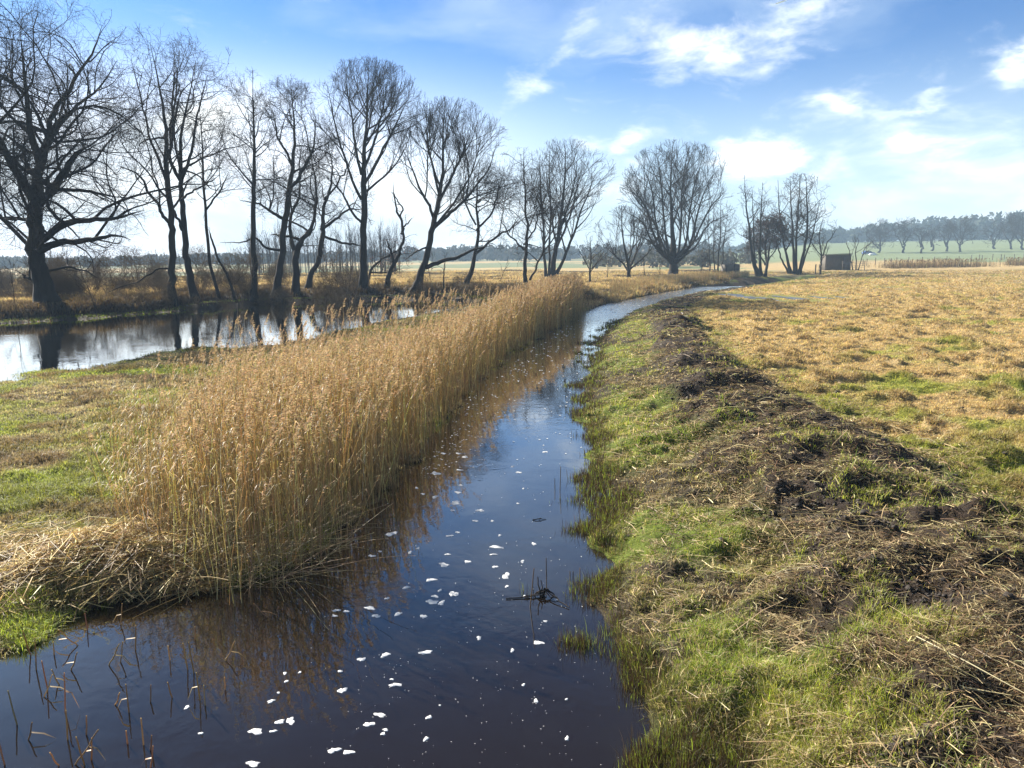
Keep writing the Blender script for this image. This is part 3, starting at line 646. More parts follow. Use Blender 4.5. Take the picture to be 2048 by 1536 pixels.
x, y, di = x[k], y[k], di[k]; leftd = np.where(di > 0, pline(x, y, wpts(ledge), [1.0] * len(ledge)), 0); r = np.hypot(x, y)
hgt = rng.uniform(1.2, 2.0, len(x)) * (.85 + .3 * fbm(x * .8, y * .8, 3, 402)) * (.62 + .38 * sstep(leftd, 0, .6)) * np.interp(r, [6, 8, 12, 20, 40], [.70, .84, .88, .92, 1])
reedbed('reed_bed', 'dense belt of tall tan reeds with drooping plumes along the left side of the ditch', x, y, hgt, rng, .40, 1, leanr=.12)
# sparse fringe of lower reeds to the left of the belt, and tall ones at the pond
FR = wpts([(235, 1110), (185, 1040), (205, 980), (250, 920), (330, 850), (440, 800), (560, 770), (700, 745), (820, 720), (960, 670), (980, 690), (900, 742), (820, 792), (740, 832), (650, 862), (560, 880), (470, 905), (400, 960), (340, 1020), (320, 1090), (330, 1140)])
x, y = inpoly(FR, 5600, rng); n_ = fbm(x * 1.5, y * 1.5, 3, 5); k = rng.random(len(x)) < sstep(n_, .35, .6); x, y = x[k], y[k]
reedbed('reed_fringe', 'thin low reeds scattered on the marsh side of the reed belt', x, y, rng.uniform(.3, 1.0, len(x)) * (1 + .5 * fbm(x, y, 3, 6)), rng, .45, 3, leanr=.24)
PR = wpts([(400, 850), (520, 800), (640, 760), (760, 720), (900, 680), (1000, 650), (1000, 660), (900, 700), (800, 740), (640, 790), (520, 830), (420, 880)])
x, y = inpoly(PR, 260, rng)
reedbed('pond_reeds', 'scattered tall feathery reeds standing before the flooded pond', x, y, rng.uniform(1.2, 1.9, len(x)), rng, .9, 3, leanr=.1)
# far reed patches
FP = wpts([(1165, 630), (1215, 606), (1262, 594), (1330, 581), (1400, 570), (1460, 562), (1500, 557), (1460, 555), (1380, 560), (1300, 570), (1230, 582), (1200, 590), (1170, 603)])
x, y = inpoly(FP, 9000, rng); n_ = fbm(x * .25, y * .25, 3, 6); 
hgt = rng.uniform(.4, 1.0, len(x)) * np.where(x / y > .13, .85, .35) * (.6 + .8 * n_)
reedbed('far_reeds', 'low brown reeds along the far bend of the ditch', x, y, hgt, rng, .7, 2, rad=.006, colmul=.95)
x = rng.uniform(55, 125, 7000); y = 126 + (x - 55) * .16 + rng.normal(0, 2.0, len(x)); n_ = fbm(x * .12, y * .12, 3, 15); k = n_ > .42; x, y = x[k], y[k]
reedbed('boundary_reeds', 'dark brown reeds along the far edge of the tan meadow', x, y, rng.uniform(.5, 1.3, len(x)), rng, .3, 1, rad=.012, colmul=.6)

# collapsed pale straw heap lower left
rng = np.random.default_rng(41)
n = 9500; x = HEAP[0] + rng.normal(-.1, .8, n); y = HEAP[1] + rng.normal(.1, .45, n) + .3 * np.sin(x * 4)
dd_, dp_, _, _, _ = zones(x, y); ok = dd_ > -.12; x, y = x[ok], y[ok]; n = len(x)
az = np.where(rng.random(n) < .25, rng.normal(.6, .5, n), rng.uniform(0, PI, n)); L = rng.uniform(.08, .42, n) * (1 + (rng.random(n) < .08) * 1.4)
hh = .13 * np.exp(-((x - HEAP[0]) ** 2 + (y - HEAP[1]) ** 2) / .9)
V, Q, C = lying(x, y, np.maximum(terrain(x, y), 0) + .01 + rng.uniform(0, 1, n) * (.04 + hh), L, rng.uniform(.004, .011, n), az, rng.normal(0, .26, n), mixc(jit(C_STRAW * np.array([1.2, 1.1, .9]), n, rng, .3), jit(C_BROWN * 1.3, n, rng, .3), (rng.random(n) < .35) * 1.0), rng, .25)
g = Geo(); g.add(V, Q, None, C)
tag(g.obj('straw_heap', M_STRAW), 'pale heap of collapsed reed straw at the near left water edge', 'straw', None, 'stuff')
# long bent reeds leaning out over the water, front of the belt
n = 420; p0 = gz(rng.uniform(250, 640, n), rng.uniform(1040, 1180, n)); dd_, _, _, _, _ = zones(p0[:, 0], p0[:, 1]); p0 = p0[dd_ > -.5]; n = len(p0)
az = rng.normal(-.5, .9, n); el_ = rng.uniform(.15, 1.1, n); L = rng.uniform(.5, 1.5, n); t = np.linspace(0, 1, 7)
D = np.stack([np.cos(az) * np.cos(el_), np.sin(az) * np.cos(el_), np.sin(el_)], -1)
P = p0[:, None] + D[:, None] * (L[:, None] * t)[..., None]; P[..., 2] -= (L[:, None] * t ** 2) * rng.uniform(.05, .35, (n, 1)); P[..., 2] = np.maximum(P[..., 2], .01)
P[..., 2] += np.maximum(terrain(p0[:, 0], p0[:, 1]), 0)[:, None]
V, Q = tubes(P, np.full((n, 7), .0032) * (1 - .4 * t), 3)
g = Geo(); g.add(V, Q, None, np.repeat(jit(C_STRAW * .85, n, rng, .25), 21, 0)); tag(g.obj('bent_reeds', M_REED), 'bent reed stalks leaning out over the near water', 'reeds', None, 'stuff')

# broken reed stalks standing in the near water: individual things
STALKS = [(72, 1340, .30, 8, 0), (62, 1310, .24, -4, 0), (108, 1310, .12, 5, 0), (160, 1290, .22, -40, .5), (215, 1330, .26, 35, 1), (240, 1325, .16, 5, 0), (270, 1300, .25, 12, 1), (300, 1405, .12, 0, 0), (345, 1395, .14, -6, 0),
 (340, 1320, .14, 3, 0), (376, 1340, .24, -4, 0), (388, 1345, .30, 2, 0), (400, 1400, .26, 4, 1), (410, 1412, .14, -8, 0), (448, 1322, .18, 30, 1), (450, 1380, .10, 0, 0), (258, 1425, .22, -2, 1), (228, 1410, .12, 30, 0), (130, 1425, .30, 2, 1),
 (85, 1395, .16, 20, 1), (120, 1370, .14, -25, 1), (172, 1470, .14, 5, 0), (135, 1480, .22, 2, 0), (287, 1490, .20, 0, 0), (300, 1500, .12, 14, 0), (255, 1488, .10, 0, 0), (145, 1530, .30, 38, 1), (170, 1530, .22, -6, 0), (182, 1520, .18, 12, 1), (300, 1535, .18, 16, 1),
 (10, 1530, .18, -4, 0), (35, 1450, .26, -12, 0), (55, 1480, .14, 20, 1), (140, 1340, .2, 30, 1), (95, 1375, .24, 0, 0), (390, 1280, .12, 2, 0), (440, 1260, .1, 0, 0), (175, 1260, .16, -3, 0), (240, 1250, .2, 8, 1), (120, 1530, .12, -16, 0),
 (1093, 1160, .22, 0, 0), (1060, 1215, .40, 6, 0), (1140, 1165, .12, 0, 0), (1146, 1168, .13, 1, 0), (1160, 1155, .1, 0, 0), (1120, 985, .35, 3, 0), (1110, 980, .16, 0, 0), (1330, 1320, .1, 0, 0), (540, 1235, .2, -50, 1)]
rng = np.random.default_rng(51)
SO = sorted(STALKS, key=lambda q: (q[0] > 1000, int(np.digitize(q[1], [1330, 1400, 1470])), q[0]))
for k, (px, py, L, tl, lf) in enumerate(STALKS):
    kb = int(np.digitize(py, [1330, 1400, 1470])); row = [q for q in SO if (q[0] > 1000) == (px > 1000) and (px > 1000 or int(np.digitize(q[1], [1330, 1400, 1470])) == kb)]; oi = ['first', 'second', 'third', 'fourth', 'fifth', 'sixth', 'seventh', 'eighth', 'ninth', 'tenth', 'eleventh', 'twelfth', 'thirteenth', 'fourteenth', 'fifteenth'][row.index((px, py, L, tl, lf))]
    B = gz(px, py); t = np.linspace(0, 1, 6); a = math.radians(tl); dy = rng.normal(0, .15)
    P = np.stack([np.sin(a) * L * t, dy * L * t, -.03 + (L * np.cos(a) + .03) * t + .01 * np.sin(t * 9)], -1)[None]
    g = Geo(); V, Q = tubes(P, np.array([[.0056, .0054, .0056, .005, .0048, .004]]), 5); c = jit(np.array([.36, .24, .12]), 1, rng, .2)[0]
    if px > 1000: c = c * .35
    g.add(V, Q, None, c)
    near = ('leaning right' if tl > 15 else 'leaning left' if tl < -15 else 'upright')
    place = 'among those around the twig raft' if px > 1000 else ['in the row nearest the left bank', 'in the second row from the left bank', 'in the second row from the bottom edge', 'in the row along the bottom edge'][kb]
    o = empty('reed_stalk', B, f'reed stalk {near}, {oi} from the left {place}', 'reed stalk', 'broken reed stalks in the near water')
    g.obj('stem', M_REED, o)
    if lf:
        s0 = P[0, 3]; d = 1 if rng.random() < .5 else -1; w_ = .007; l_ = rng.uniform(.08, .2)
        q = [s0 + [0, w_, 0], s0 + [0, -w_, 0], s0 + [d * l_ * .5, -w_, -.01], s0 + [d * l_ * .5, w_, -.01], s0 + [d * l_, 0, -s0[2] * .9]]
        g = Geo(); g.add(q, [(0, 1, 2, 3)], [(3, 2, 4)], c * 1.2); g.obj('leaf', M_REED, o)
# raft of snagged twigs mid-channel
B = gz(1085, 1192); o = empty('twig_raft', B, 'dark knot of snagged twigs sticking out of the water mid channel', 'twigs')
def stick(g, a, c, ra, rb, col):
    t = np.linspace(0, 1, 6)[:, None]; P = np.array(a) * (1 - t) + np.array(c) * t; P[1:-1] += rng.normal(0, .006, (4, 3))
    V, Q = tubes(P[None], np.linspace(ra, rb, 6)[None], 5); g.add(V, Q, None, col)
g = Geo()
for a, c, ra, rb in [((-.02, 0, -.02), (-.045, 0, .20), .008, .005), ((0, .02, -.02), (-.015, .02, .16), .007, .004), ((-.09, .01, 0), (-.09, .0, .10), .004, .003), ((0, 0, .06), (.15, -.1, .01), .006, .004), ((.05, 0, .05), (.24, -.28, .012), .007, .005), ((-.08, .02, .0), (0, 0, .09), .008, .008), ((.02, 0, .08), (.12, .02, 0), .010, .006), ((-.05, 0, .02), (.06, .01, .07), .012, .01), ((0, 0, .0), (.02, .01, .07), .02, .01)]:
    stick(g, a, c, ra, rb, (.035, .026, .02))
g.obj('twigs', M_TWIG, o)
g = Geo(); stick(g, (-.36, -.06, .008), (-.10, -.03, .012), .006, .007, (.05, .04, .03)); stick(g, (-.18, -.04, .012), (.03, .0, .02), .008, .007, (.3, .24, .18)); g.obj('floating_stick', M_REED, o)
B = gz(1078, 1040); o = empty('floating_twig', B, 'short dark twig floating alone on the open water', 'twig')
g = Geo(); stick(g, (-.08, 0, .006), (.03, 0, .02), .007, .006, (.03, .02, .02)); stick(g, (.0, 0, .015), (.09, .02, .004), .006, .003, (.03, .02, .02)); g.obj('stick', M_TWIG, o)

# ------------------------------------------------------------------ foam flecks
FOAM = [(512, 1463, 13, 9), (506, 1528, 13, 8), (560, 1444, 8, 7), (581, 1442, 10, 8), (547, 1463, 8, 3), (542, 1403, 8, 4), (685, 1381, 9, 7), (668, 1501, 14, 6), (697, 1505, 11, 6), (738, 1449, 11, 6), (760, 1430, 13, 5), (771, 1460, 7, 3), (766, 1468, 7, 3), (858, 1435, 6, 5), (852, 1478, 6, 5), (791, 1370, 12, 5), (723, 1319, 8, 5),
 (771, 1310, 9, 6), (784, 1359, 4, 2), (852, 1305, 13, 5), (880, 1411, 2, 2), (1025, 1301, 5, 4), (1077, 1286, 10, 5), (958, 1276, 6, 4), (1134, 1477, 5, 5), (1072, 1402, 6, 4), (1047, 1370, 4, 3), (1133, 1399, 4, 2), (740, 1216, 13, 4), (752, 1232, 9, 4), (673, 1221, 8, 3), (692, 1223, 6, 3), (669, 1232, 6, 3), (796, 1228, 9, 4),
 (847, 1233, 7, 5), (864, 1204, 12, 6), (883, 1206, 8, 5), (870, 1193, 8, 3), (907, 1188, 9, 7), (880, 1181, 4, 3), (774, 1197, 5, 3), (813, 1175, 8, 3), (862, 1160, 10, 4), (888, 1130, 11, 5), (782, 1068, 12, 5), (744, 1112, 8, 3), (760, 1103, 4, 2), (820, 1105, 5, 3), (836, 1097, 5, 2), (990, 1134, 6, 3), (1012, 1152, 9, 7), (935, 1124, 6, 4),
 (992, 1094, 15, 3), (988, 1109, 7, 2), (1045, 1123, 5, 3), (1068, 1088, 5, 3), (1091, 1243, 4, 3), (1014, 1173, 4, 3), (1050, 1193, 4, 3), (1113, 1199, 4, 3), (895, 1109, 6, 2), (899, 1072, 8, 2), (916, 1065, 5, 2), (911, 1006, 13, 4), (905, 1021, 5, 2), (960, 1021, 8, 4), (951, 1042, 6, 2), (985, 1042, 4, 2), (1000, 1071, 5, 2),
 (916, 985, 7, 3), (872, 947, 10, 4), (870, 994, 7, 3), (846, 988, 5, 2), (919, 940, 7, 2), (921, 971, 6, 2), (1037, 945, 6, 2), (1025, 933, 4, 1.5), (1036, 1007, 4, 1.5), (1047, 977, 3, 1.5), (887, 907, 6, 2), (917, 907, 6, 2), (930, 914, 8, 2), (1090, 904, 5, 1.5), (833, 976, 4, 2), (374, 1415, 6, 4), (402, 1467, 5, 3), (570, 1347, 5, 3), (573, 1363, 4, 3), (680, 1343, 5, 3), (557, 1386, 4, 2), (600, 1345, 4, 2)]
rng = np.random.default_rng(61)
def fleck(px, py, hw, hh):
    c = gz(px, py); rx = abs(gz(px + hw, py)[0] - c[0]); ry = abs(gz(px, py - hh)[1] - gz(px, py + hh)[1]) / 2
    n = 18; a = np.linspace(0, 2 * PI, n, endpoint=False); q = rng.uniform(0, 6, 4)
    rr = 1 + .28 * np.sin(a * 2 + q[0]) + .17 * np.sin(a * 3 + q[1]) + .13 * np.sin(a * 5 + q[2]) + .09 * np.sin(a * 7 + q[3])
    o = np.stack([rx * rr * np.cos(a), ry * rr * np.sin(a), 0 * a], -1)
    V = np.vstack([o, o * .86 + [0, 0, .003], o * .45 + [0, 0, .004], [[0, 0, .0045]]])
    Q = [(k * n + i, k * n + (i + 1) % n, (k + 1) * n + (i + 1) % n, (k + 1) * n + i) for k in range(2) for i in range(n)]
    T = [(2 * n + i, 2 * n + (i + 1) % n, 3 * n) for i in range(n)]
    return c, V, Q, T
for (px, py, hw, hh) in FOAM:
    c, V, Q, T = fleck(px, py, hw * .85, hh * .8)
    o = mesh('foam_fleck', V, Q, M_FOAM, None, True, None, T); o.location = (c[0], c[1], .001)
    ORD = ['first', 'second', 'third', 'fourth', 'fifth', 'sixth', 'seventh', 'eighth', 'ninth', 'tenth', 'eleventh', 'twelfth', 'thirteenth', 'fourteenth']
    def band(q): return int(np.digitize(q, [940, 985, 1040, 1090, 1130, 1180, 1225, 1290, 1350, 1420, 1475]))
    order = sorted([f for f in FOAM if band(f[1]) == band(py)]).index((px, py, hw, hh))
    size = 'large' if hw >= 11 else 'small' if hw >= 6 else 'tiny'
    where = ['level with the far reeds', 'just beyond the lone floating twig', 'level with the lone floating twig', 'a little nearer than the lone twig', 'just beyond the twig raft', 'level with the twig raft', 'just nearer than the twig raft', 'in the blue water below the twig raft', 'in the dark water beyond the bottom clusters', 'above the paired flecks near the bottom', 'level with the paired flecks near the bottom', 'nearest the bottom edge'][band(py)]
    tag(o, f'{size} white foam fleck, {ORD[order]} from the left {where}', 'foam', 'foam flecks on the ditch')
g = Geo(); n = 0
while n < 900:
    py = 600 + 936 * rng.random() ** 1.6; px = rng.uniform(600, 1340)
    if n > 520: py = rng.uniform(640, 960); px = np.interp(py, [640, 700, 800, 960], [1150, 1060, 930, 830]) + abs(rng.normal(10, 60))
    c = gz(px, py)
    if sdf(c[:1], c[1:2], DITCH)[0] > -.12: continue
    if py < 900 and rng.random() < .0: continue
    s = rng.uniform(.6, 2.2) if py > 950 else rng.uniform(1.2, 4.5)
    c, V, Q, T = fleck(px, py, s, s * (.5 if py > 950 else .25)); V = V[-19:]; T = [(i, (i + 1) % 18, 18) for i in range(18)]
    V[:, 2] += .002
    g.add(V + c, None, T); n += 1
tag(g.obj('foam_specks', M_FOAM), 'tiny white foam specks drifting on the ditch', 'foam', None, 'stuff')

# ------------------------------------------------------------------ trees
def grow(P0, D0, L, S, wig, up, rng, sag=0.0):
    n = len(P0); P = P0.copy(); D = D0.copy(); out = [P.copy()]; wv_ = rng.normal(0, 1, (n, 3))
    for s in range(S):
        wv_ = .45 * wv_ + .9 * rng.normal(0, 1, (n, 3))
        D = norm(D + wig * wv_ + np.array([0, 0, up - sag * (s / S)]))
        P = P + D * (L / S)[:, None]; out.append(P.copy())
    return np.stack(out, 1)
def spawn(P, R, cnt, t0, t1, a0, a1, rng, outw=None):
    N, S, _ = P.shape; idx = np.repeat(np.arange(N), cnt); n = len(idx)
    t = t0 + (t1 - t0) * rng.random(n) ** .85; k = t * (S - 1); k0 = np.minimum(k.astype(int), S - 2); f = (k - k0)[:, None]
    pos = P[idx, k0] * (1 - f) + P[idx, k0 + 1] * f; T = norm(P[idx, k0 + 1] - P[idx, k0]); rad = R[idx, k0] * (1 - f[:, 0]) + R[idx, k0 + 1] * f[:, 0]
    perp = norm(np.cross(T, rng.normal(0, 1, (n, 3)))); a = rng.uniform(a0, a1, n)[:, None]
    return idx, t, pos, norm(T * np.cos(a) + perp * np.sin(a)), rad
def envd(P, D, C, A):
    p = (P - C) / A; d = D / A; aa = (d * d).sum(1); bb = (p * d).sum(1); cc = (p * p).sum(1) - 1
    disc = bb * bb - aa * cc; t = np.where(disc > 0, (-bb + np.sqrt(np.maximum(disc, 0))) / aa, 0)
    return np.where(cc > 0, np.minimum(np.maximum(t, 0), .5), t)
STY = {  # l1 spacing, angle range, wiggle, up tropism
 'oak':   dict(s1=.30, a1=(.7, 1.35), w1=.20, u1=.03, s2=.38, a2=(.5, 1.1), w2=.24, u2=.05, s3=.26, s4=.18, f2=.45, f3=.55),
 'maple': dict(s1=.38, a1=(.45, 1.15), w1=.07, u1=.06, s2=.42, a2=(.35, .8), w2=.09, u2=.08, s3=.34, s4=.24, f2=.45, f3=.5),
 'alder': dict(s1=.22, a1=(.8, 1.25), w1=.10, u1=.09, s2=.36, a2=(.5, 1.0), w2=.14, u2=.04, s3=.30, s4=.22, f2=.42, f3=.5),
 'scrub': dict(s1=.30, a1=(.45, 1.15), w1=.15, u1=.05, s2=.30, a2=(.4, 1.0), w2=.18, u2=.04, s3=.30, s4=.3, f2=.5, f3=.5)}
def branches(g, LP, LR, C, A, sty, t0, rng, Y, dens=1.0, lv=4, leaf=None, l1cap=9.):
    s = STY[sty]; q = (max(Y, 40) / 48.) ** .5 / dens; mn = Y * .00013
    tips = []
    P1s, R1s, L1s = [], [], []
    for P, R in zip(LP, LR):
        seg = np.linalg.norm(np.diff(P, axis=0), axis=1).sum()
        cnt = int(max(3, seg * (1 - t0) / (s['s1'] * q)))
        idx, t, pos, D, rad = spawn(P[None], R[None], [cnt], t0, 1.0, *s['a1'], rng)
        L = np.minimum(envd(pos, D, C, A) * rng.uniform(.75, 1.0, cnt), l1cap)
        L = L * rng.choice([1, .6, .35], cnt, p=[.55, .28, .17])
        P1 = grow(pos, D, L, 9, s['w1'], s['u1'], rng)
        r_ = np.minimum(rad * .66, .015 * L + .008); R1 = np.maximum(r_[:, None] * np.linspace(1, .22, 10)[None], mn * 1.3)
        P1s.append(P1); R1s.append(R1); L1s.append(L)
        # the limb end carries on as a branch
    P1 = np.concatenate(P1s); R1 = np.concatenate(R1s); L1 = np.concatenate(L1s)
    V, Q = tubes(P1, R1, 5); g.add(V, Q)
    def level(P, R, L, sp, ang, wig, up, fl, S, k, mlen, rmul):
        cnt = np.maximum(1, np.round(L / (sp * q) * rng.uniform(.7, 1.3, len(L)))).astype(int)
        idx, t, pos, D, rad = spawn(P, R, cnt, .18, 1.0, *ang, rng)
        Ln = L[idx] * fl * (1.15 - .6 * t) * rng.uniform(.5, 1.25, len(idx)) + mlen
        Ln = np.minimum(Ln, np.maximum(envd(pos, D, C, A) * 1.04, .18) * rng.uniform(.8, 1.1, len(idx)))
        Pn = grow(pos, D, Ln, S, wig, up, rng)
        r_ = np.minimum(rad * .65, .010 * Ln + .002); Rn = np.maximum(r_[:, None] * np.linspace(1, .3, S + 1)[None], mn * rmul)
        V, Q = tubes(Pn, Rn, k); g.add(V, Q); return Pn, Rn, Ln
    allp = [(P1, R1, L1)] + [(P[None], R[None], np.array([np.linalg.norm(np.diff(P, axis=0), axis=1).sum() * .5])) for P, R in zip(LP, LR)]
    P2, R2, L2 = level(P1, R1, L1, s['s2'], s['a2'], s['w2'], s['u2'], s['f2'], 6, 4, .35, 1.0)
    P3, R3, L3 = level(P2, R2, L2, s['s3'], s['a2'], s['w2'] * 1.1, s['u2'], s['f3'], 4, 3, .28, .85)
    if lv > 3: P4, R4, L4 = level(P3, R3, L3, s['s4'], s['a2'], s['w2'] * 1.1, s['u2'], .55, 3, 3, .27, .7)
    else: P4 = P3
    if leaf:
        k = rng.random(len(P4)) < leaf[0]; B = P4[k, -1]; n = len(B) * leaf[1]; B = np.repeat(B, leaf[1], 0) + rng.normal(0, leaf[2] * 1.6, (n, 3))
        u = norm(rng.normal(0, 1, (n, 3))); v = norm(np.cross(u, rng.normal(0, 1, (n, 3)))); sz = leaf[2] * rng.uniform(.6, 1.3, (n, 1))
        gl = Geo(); gl.add(np.stack([B - u * sz, B + v * sz * .55, B + u * sz, B - v * sz * .55], 1).reshape(-1, 3), np.arange(n)[:, None] * 4 + np.arange(4)[None], None, np.repeat(jit(np.array(leaf[3]), n, rng, .3), 4, 0))
        return gl
TW = .49
def tree(name, label, base, limbs, crown, sty, seed, t0=.3, dens=1.0, Y=None, leaf=None, group='bare trees along the water', lv=4, cat='tree', depth=None, cones=False, l1cap=9.):
    rng = np.random.default_rng(seed)
    if Y is None: B = hit(*base); Y = B[1]
    p = at(base[0], base[1], Y); B = np.array([p[0], Y, 0.]); B[2] = H1(B[0], B[1]) - .03
    mpp = Y / F; LP, LR = [], []
    for j, lb in enumerate(limbs):
        a = np.array(lb, float); pts = at(a[:, 0], a[:, 1], Y)
        if j == 0 or abs(a[0, 1] - base[1]) < 25: pts[0, 2] = B[2] - .15
        n = len(a)
        if j > 0:
            off = rng.uniform(-1, 1); off = math.copysign(.35 + .65 * abs(off), off) * (crown[2] * mpp) * .55
            dy = off * np.linspace(0, 1, n) ** 1.2
            d = ray(a[:, 0], a[:, 1]); pts = CAM + d * ((Y + dy) / d[:, 1])[:, None]
        m_ = max(14, n * 4); R = resample(np.column_stack([pts, a[:, 2] * TW * .5 * mpp]), m_)
        P = R[:, :3]; rad = np.maximum(R[:, 3] * (1 - .75 * np.linspace(0, 1, m_) ** 8), mpp * .35)
        if j == 0 or abs(a[0, 1] - base[1]) < 25: rad = rad * (1 + .55 * np.exp(-np.arange(m_) / (m_ * .045)))
        P[1:] += rng.normal(0, 1, (m_ - 1, 3)) * rad[1:, None] * .10; wob = np.cumsum(rng.normal(0, 1, (m_, 3)), 0); wob -= np.linspace(0, 1, m_)[:, None] * wob[-1]; P += wob * (mpp * (1.6 if sty == 'oak' else .8)) * np.sin(np.linspace(0, PI, m_))[:, None]
        LP.append(P); LR.append(rad)
    root = empty(name, B, label, cat, group)
    g = Geo()
    for P, R in zip(LP, LR):
        V, Q = tubes(P[None], R[None], 10); g.add(V, Q)
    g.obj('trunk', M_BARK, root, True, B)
    if crown[2]:
        c = at(crown[0], crown[1], Y); top = at(crown[0], crown[1] - crown[3], Y); A = np.array([crown[2] * 1.22 * mpp, (depth or crown[2]) * mpp, top[2] - c[2]])
        g = Geo(); gl = branches(g, LP, LR, c, A, sty, t0, rng, Y, dens, lv, leaf, l1cap)
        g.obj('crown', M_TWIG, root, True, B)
        if gl: gl.obj('leaves', M_LEAF, root, False, B)
    return root
OAKL = (.5, 3, .07, (.14, .07, .035))
CONE = (.5, 2, .035, (.05, .035, .025))
tree('oak_tree', 'massive gnarled oak with low right limbs, nearest on the left', (95, 613), [
  [(95, 613, 84), (84, 560, 66), (70, 500, 60), (68, 440, 55), (72, 380, 44), (75, 330, 34), (60, 270, 26), (50, 200, 19), (45, 120, 11), (40, 50, 5)],
  [(66, 400, 34), (40, 350, 30), (15, 300, 26), (-10, 250, 18), (-30, 190, 12), (-40, 120, 6)],
  [(72, 415, 34), (100, 382, 30), (125, 345, 26), (150, 312, 20), (172, 294, 16)],
  [(76, 345, 30), (98, 285, 24), (110, 235, 20), (150, 165, 14), (185, 100, 9), (205, 50, 4)],
  [(80, 345, 18), (110, 270, 16), (150, 215, 12), (200, 170, 8), (235, 120, 4)],
  [(75, 505, 30), (120, 482, 26), (170, 474, 20), (225, 468, 11), (262, 480, 4)],
  [(76, 485, 30), (130, 452, 27), (190, 442, 19), (240, 434, 12), (290, 420, 4)],
  [(90, 392, 16), (135, 372, 15), (185, 385, 11), (240, 395, 6)],
  [(95, 542, 10), (140, 536, 9), (170, 540, 7), (195, 556, 4)],
  [(66, 445, 17), (30, 431, 14), (-30, 428, 11), (-80, 440, 6)],
  [(64, 560, 9), (44, 547, 8)]], (75, 275, 215, 320), 'oak', 1, .14, .62)
tree('oak_tree', 'bare oak mostly outside the left edge, its twigs filling the top left corner', (-190, 640), [
  [(-190, 640, 70), (-185, 520, 60), (-180, 400, 50), (-170, 280, 36), (-150, 160, 24), (-120, 60, 12)],
  [(-180, 330, 30), (-130, 250, 22), (-70, 160, 14), (-20, 80, 7)], [(-180, 300, 30), (-120, 150, 22), (-60, 40, 14), (0, -60, 6)],
  [(-178, 440, 26), (-110, 380, 18), (-50, 330, 10)]], (-130, 150, 195, 330), 'oak', 2, .3, .45)
tree('bare_tree', 'tall straight tree with twin neighbour, second trunk group from the left', (345, 608), [
  [(345, 608, 30), (342, 550, 27), (341, 500, 26), (338, 440, 24), (336, 380, 22), (330, 300, 17), (325, 240, 13), (315, 160, 8), (300, 85, 4)],
  [(338, 445, 14), (318, 425, 13), (300, 395, 11), (275, 350, 8), (235, 330, 5)], [(333, 320, 13), (345, 270, 10), (345, 190, 7), (350, 110, 3)],
  [(335, 370, 12), (310, 280, 9), (285, 200, 6), (262, 120, 3)],
  [(343, 538, 8), (318, 537, 7), (290, 556, 6), (250, 572, 4), (215, 585, 3)]], (325, 240, 105, 190), 'oak', 3, .35, .68)
tree('bare_tree', 'leaning dark tree curving up beside the straight trunk, third from the left', (394, 607), [
  [(394, 607, 34), (382, 565, 28), (371, 525, 26), (365, 470, 23), (362, 400, 20), (360, 350, 17), (362, 280, 12), (378, 200, 8), (392, 120, 4)],
  [(360, 360, 14), (342, 325, 13), (338, 260, 10), (352, 180, 6), (360, 100, 3)], [(361, 365, 14), (384, 300, 11), (395, 230, 8), (415, 150, 4)],
  [(364, 460, 12), (352, 430, 10), (341, 400, 8)], [(362, 400, 9), (395, 380, 7), (440, 350, 4)]], (390, 225, 92, 172), 'oak', 4, .38, .65)
tree('bare_tree', 'slim forked tree on two thin leaning stems between larger trunks', (440, 600), [
  [(440, 600, 13), (428, 550, 12), (418, 490, 12), (411, 400, 10), (405, 330, 8), (402, 260, 5), (398, 200, 3)],
  [(470, 601, 11), (460, 560, 10), (440, 520, 9), (424, 480, 8), (418, 460, 6)], [(412, 420, 8), (435, 390, 7), (455, 350, 4)]], (415, 320, 62, 140), 'alder', 5, .4, .8)
tree('alder_tree', 'slender straight alder with dark cones crowding its rounded top', (507, 605), [
  [(507, 605, 28), (508, 550, 23), (508, 500, 21), (508, 400, 18), (508, 330, 14), (507, 250, 9), (505, 140, 3)]], (507, 275, 68, 138), 'alder', 6, .22, 1.0, leaf=CONE)
tree('bare_tree', 'thick tree leaning right behind the slender alder', (551, 600), [
  [(551, 600, 40), (556, 560, 30), (565, 500, 26), (573, 430, 24), (580, 370, 19), (590, 300, 13), (588, 230, 8), (580, 160, 3)],
  [(578, 380, 15), (605, 345, 12), (625, 290, 8), (632, 230, 4)], [(572, 440, 14), (545, 425, 12), (520, 410, 8), (480, 400, 4)], [(585, 330, 10), (560, 280, 8), (545, 220, 4)],
  [(560, 500, 12), (535, 496, 10), (515, 478, 8), (480, 487, 5), (440, 485, 3)]], (580, 320, 88, 170), 'oak', 7, .3, .9, leaf=(.25, 1, .035, (.05, .035, .025)))
tree('oak_tree', 'crooked oak with a forked trunk bending left and right', (593, 592), [
  [(593, 592, 32), (592, 545, 27), (590, 505, 25), (600, 480, 20), (618, 450, 14), (630, 400, 11), (625, 340, 8), (620, 270, 4)],
  [(590, 510, 20), (582, 470, 15), (588, 430, 12), (600, 390, 9), (598, 330, 5)], [(600, 480, 13), (570, 468, 10), (540, 470, 5)]], (605, 390, 90, 125), 'oak', 8, .35, .8)
tree('oak_tree', 'short crooked oak with an s shaped trunk left of the tall fan crown', (615, 583), [
  [(615, 583, 28), (620, 545, 21), (634, 510, 20), (642, 475, 19), (641, 430, 14), (652, 390, 11), (662, 340, 8), (655, 280, 4)],
  [(641, 460, 14), (670, 440, 11), (700, 420, 8), (725, 420, 4)], [(642, 470, 11), (690, 485, 9), (730, 492, 5)], [(648, 400, 9), (680, 360, 7), (700, 320, 4)]], (655, 395, 78, 115), 'oak', 9, .4, .85)
